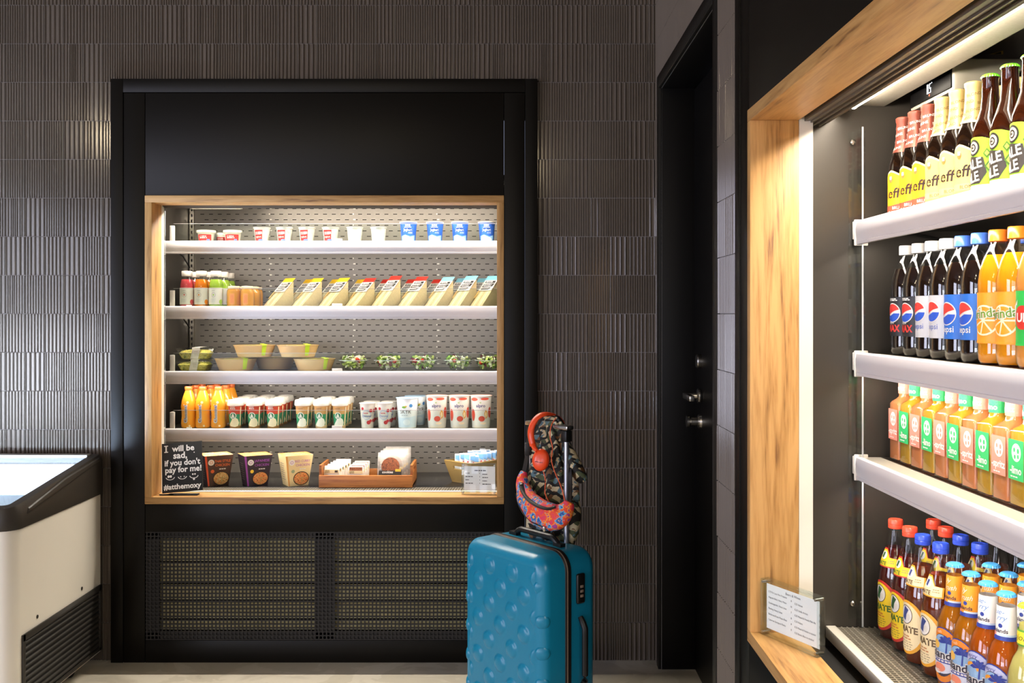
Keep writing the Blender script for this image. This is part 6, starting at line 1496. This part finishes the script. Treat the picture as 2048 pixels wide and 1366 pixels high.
for s, (px, py, out) in ((1, (1081.5, 920, 0.050)), (-1, (1128, 920, -0.056))):
    c = hpt(px, py, out)
    ax = (Vector((-0.30, -0.95, 0.12)) if s > 0 else Vector((0.3, 0.95, 0.1))).normalized(); M = Matrix.Translation(c) @ ax.to_track_quat('Z', 'Y').to_matrix().to_4x4()
    m = MB(); S_ = M @ Matrix.Diagonal((0.88, 1.14, 1, 1)) if False else M
    prof = [(0.0265, -0.010), (0.0300, -0.006), (0.0305, 0.000), (0.0285, 0.006), (0.0220, 0.0105), (0.012, 0.0125), (0, 0.013)]
    up = (M.to_3x3().inverted() @ Vector((0.10, 0, 1))); ang = math.atan2(up.y, up.x)
    Sc = M @ Matrix.Rotation(ang, 4, 'Z') @ Matrix.Diagonal((1.14, 0.90, 1, 1)).to_4x4()
    m.lathe(prof, 'headphone_orange', 36, Sc); ec = m.build('ear_cup', hp, smooth=1.0)
    m = MB(); m.lathe([(0.026, -0.022), (0.0285, -0.018), (0.0285, -0.011), (0.026, -0.0095)], 'ear_pad', 30, Sc); m.build('ear_pad', ec)
    if s > 0:
        R3 = M @ Matrix.Rotation(ang - PI / 2, 4, 'Z'); m = MB(); m.text('urbanears', -0.002, -0.006, 0.0045, lambda u, v: (u, v, 0.0128), ink('#3a1208'), bold=0.02, maxw=0.026, M=R3); m.build('lettering', ec, smooth=0)
        m = MB(); m.tube([tuple(hpt(1066, 888, .058)), tuple(hpt(1069, 896, .060)), tuple(hpt(1074, 902, .060))], [0.009, 0.008, 0.006], 'headphone_orange', 10); m.build('yoke', hp)
    else:
        m = MB(); m.tube([tuple(hpt(1129, 888, -.054)), tuple(hpt(1129, 900, -.056))], [0.008, 0.006], 'headphone_orange', 10); m.build('yoke', hp)
m = MB(); m.tube([tuple(q) for q in spline([hpt(1112, 836, .030), hpt(1103, 850, .046), hpt(1100, 872, .050), hpt(1105, 895, .050), hpt(1103, 920, .052), hpt(1110, 945, .054), hpt(1121, 970, .056), hpt(1128, 995, .058), hpt(1129, 1016, .060)], 5)], 0.0016, 'headphone_cord', 8)
m.build('cord', hp)
m = MB(); m.tube([tuple(q) for q in spline([hpt(1087, 943, .060), hpt(1091, 962, .060), hpt(1090, 985, .060), hpt(1097, 1002, .062), hpt(1104, 1012, .062)], 5)], 0.0016, 'headphone_cord', 8); m.build('cord', hp)

# bum bag on its strap
bg_ = thing('bum_bag', 'flower print bum bag in red, orange and blue hanging by its black strap', 'bag', tuple(hang(1088, 1020)), 0); ob = Vector(bg_.location)
def bpt(px, py, out): return hang(px, py, -out * 1.0) - ob
path = [(1048, 943, .062, .011, .008), (1045, 956, .068, .018, .015), (1046, 974, .076, .024, .020), (1052, 994, .086, .032, .025), (1063, 1011, .094, .039, .029), (1078, 1024, .098, .043, .031), (1095, 1032, .098, .043, .031), (1111, 1034, .094, .040, .029), (1124, 1028, .086, .034, .025), (1133, 1017, .076, .026, .020), (1139, 1004, .068, .015, .012)]
cen = spline([bpt(p_[0], p_[1], p_[2] * 1.6) for p_ in path], 4); sz = []
for i in range(len(path) - 1):
    for k in range(4): t = k / 4; sz.append((path[i][3] + (path[i + 1][3] - path[i][3]) * t, path[i][4] + (path[i + 1][4] - path[i][4]) * t))
sz.append(path[-1][3:]); rg = []
for i, c in enumerate(cen):
    t_ = (cen[min(i + 1, len(cen) - 1)] - cen[max(i - 1, 0)]).normalized(); dp = ns - t_ * ns.dot(t_); dp.normalize(); sd = t_.cross(dp).normalized(); h_, d_ = sz[i]
    rg.append([tuple(c + sd * (h_ * math.copysign(abs(math.cos(2 * PI * j_ / 28)) ** 0.75, math.cos(2 * PI * j_ / 28))) + dp * (d_ * math.sin(2 * PI * j_ / 28) * (1 + 0.08 * math.sin(3 * 2 * PI * j_ / 28 + i * 0.9)))) for j_ in range(28)])
m = MB(); m.loft(rg, 'flower_print'); m.build('pouch', bg_, smooth=2.0)
def on_bag(f, ang, off=0.001):
    i = min(len(cen) - 2, int(f * (len(cen) - 1))); fr = f * (len(cen) - 1) - i; c = cen[i].lerp(cen[i + 1], fr)
    t_ = (cen[min(i + 1, len(cen) - 1)] - cen[max(i - 1, 0)]).normalized(); dp = ns - t_ * ns.dot(t_); dp.normalize(); sd = t_.cross(dp).normalized(); h_ = sz[i][0] * (1 - fr) + sz[i + 1][0] * fr; d_ = sz[i][1] * (1 - fr) + sz[i + 1][1] * fr
    return c + sd * ((h_ + off) * math.cos(ang)) + dp * ((d_ + off) * math.sin(ang))
up_side = 1 if on_bag(0.5, 0).z > on_bag(0.5, PI).z else -1
def ang_up(deg): a = math.radians(deg); return a if up_side > 0 else PI - a
for nm, d_, f0, f1, mt, r_ in (('front_zip', 48, 0.20, 0.80, 'zip_black', 0.0085), ('pocket_zip', 128, 0.24, 0.66, 'zip_black', 0.004), ('piping', 30, 0.12, 0.88, ink('#d8577a'), 0.0016)):
    m = MB(); m.tube([tuple(on_bag(f0 + (f1 - f0) * k / 24, ang_up(d_), 0.0005)) for k in range(25)], r_, mt, 8, flat=0.6); z_ = m.build(nm, bg_)
    if nm != 'piping':
        m = MB(); e_ = on_bag(f0 + 0.01 if nm == 'front_zip' else f1 - 0.02, ang_up(d_), 0.004); m.box(e_.x - 0.004, e_.x + 0.004, e_.y - 0.002, e_.y + 0.002, e_.z - 0.012, e_.z + 0.003, 'brushed_metal'); m.build('zip_puller', z_, bevel=0.001)
m = MB()
def strap(pts):
    c_ = spline([bpt(*p_) for p_ in pts], 5); q = []
    for i, c in enumerate(c_):
        t_ = (c_[min(i + 1, len(c_) - 1)] - c_[max(i - 1, 0)]).normalized(); dp = ns - t_ * ns.dot(t_); dp.normalize(); sd = t_.cross(dp).normalized()
        q.append([tuple(c + sd * (a * 0.0095) + dp * (b * 0.0010)) for a, b in ((-1, -1), (1, -1), (1, 1), (-1, 1))])
    m.loft(q, 'zip_black')
strap([(1046, 950, .100), (1051, 930, .090), (1055, 905, .075), (1057, 880, .060), (1063, 850, .050), (1074, 834.5, .026), (1084, 830.5, .004), (1092, 832, -.020)])
m.build('strap', bg_, smooth=0); m = MB()
strap([(1141, 1012, .100), (1141, 985, .040), (1140, 950, .000), (1139, 915, -.022), (1137, 885, -.030), (1130, 860, -.030), (1119, 841, -.020), (1110, 833, -.008)])
m.build('strap', bg_, smooth=0)
m = MB(); e_ = bpt(1056, 898, .076); m.box(e_.x - 0.011, e_.x + 0.011, e_.y - 0.004, e_.y + 0.004, e_.z - 0.020, e_.z + 0.020, 'handle_black'); m.build('buckle', bg_, bevel=0.003)
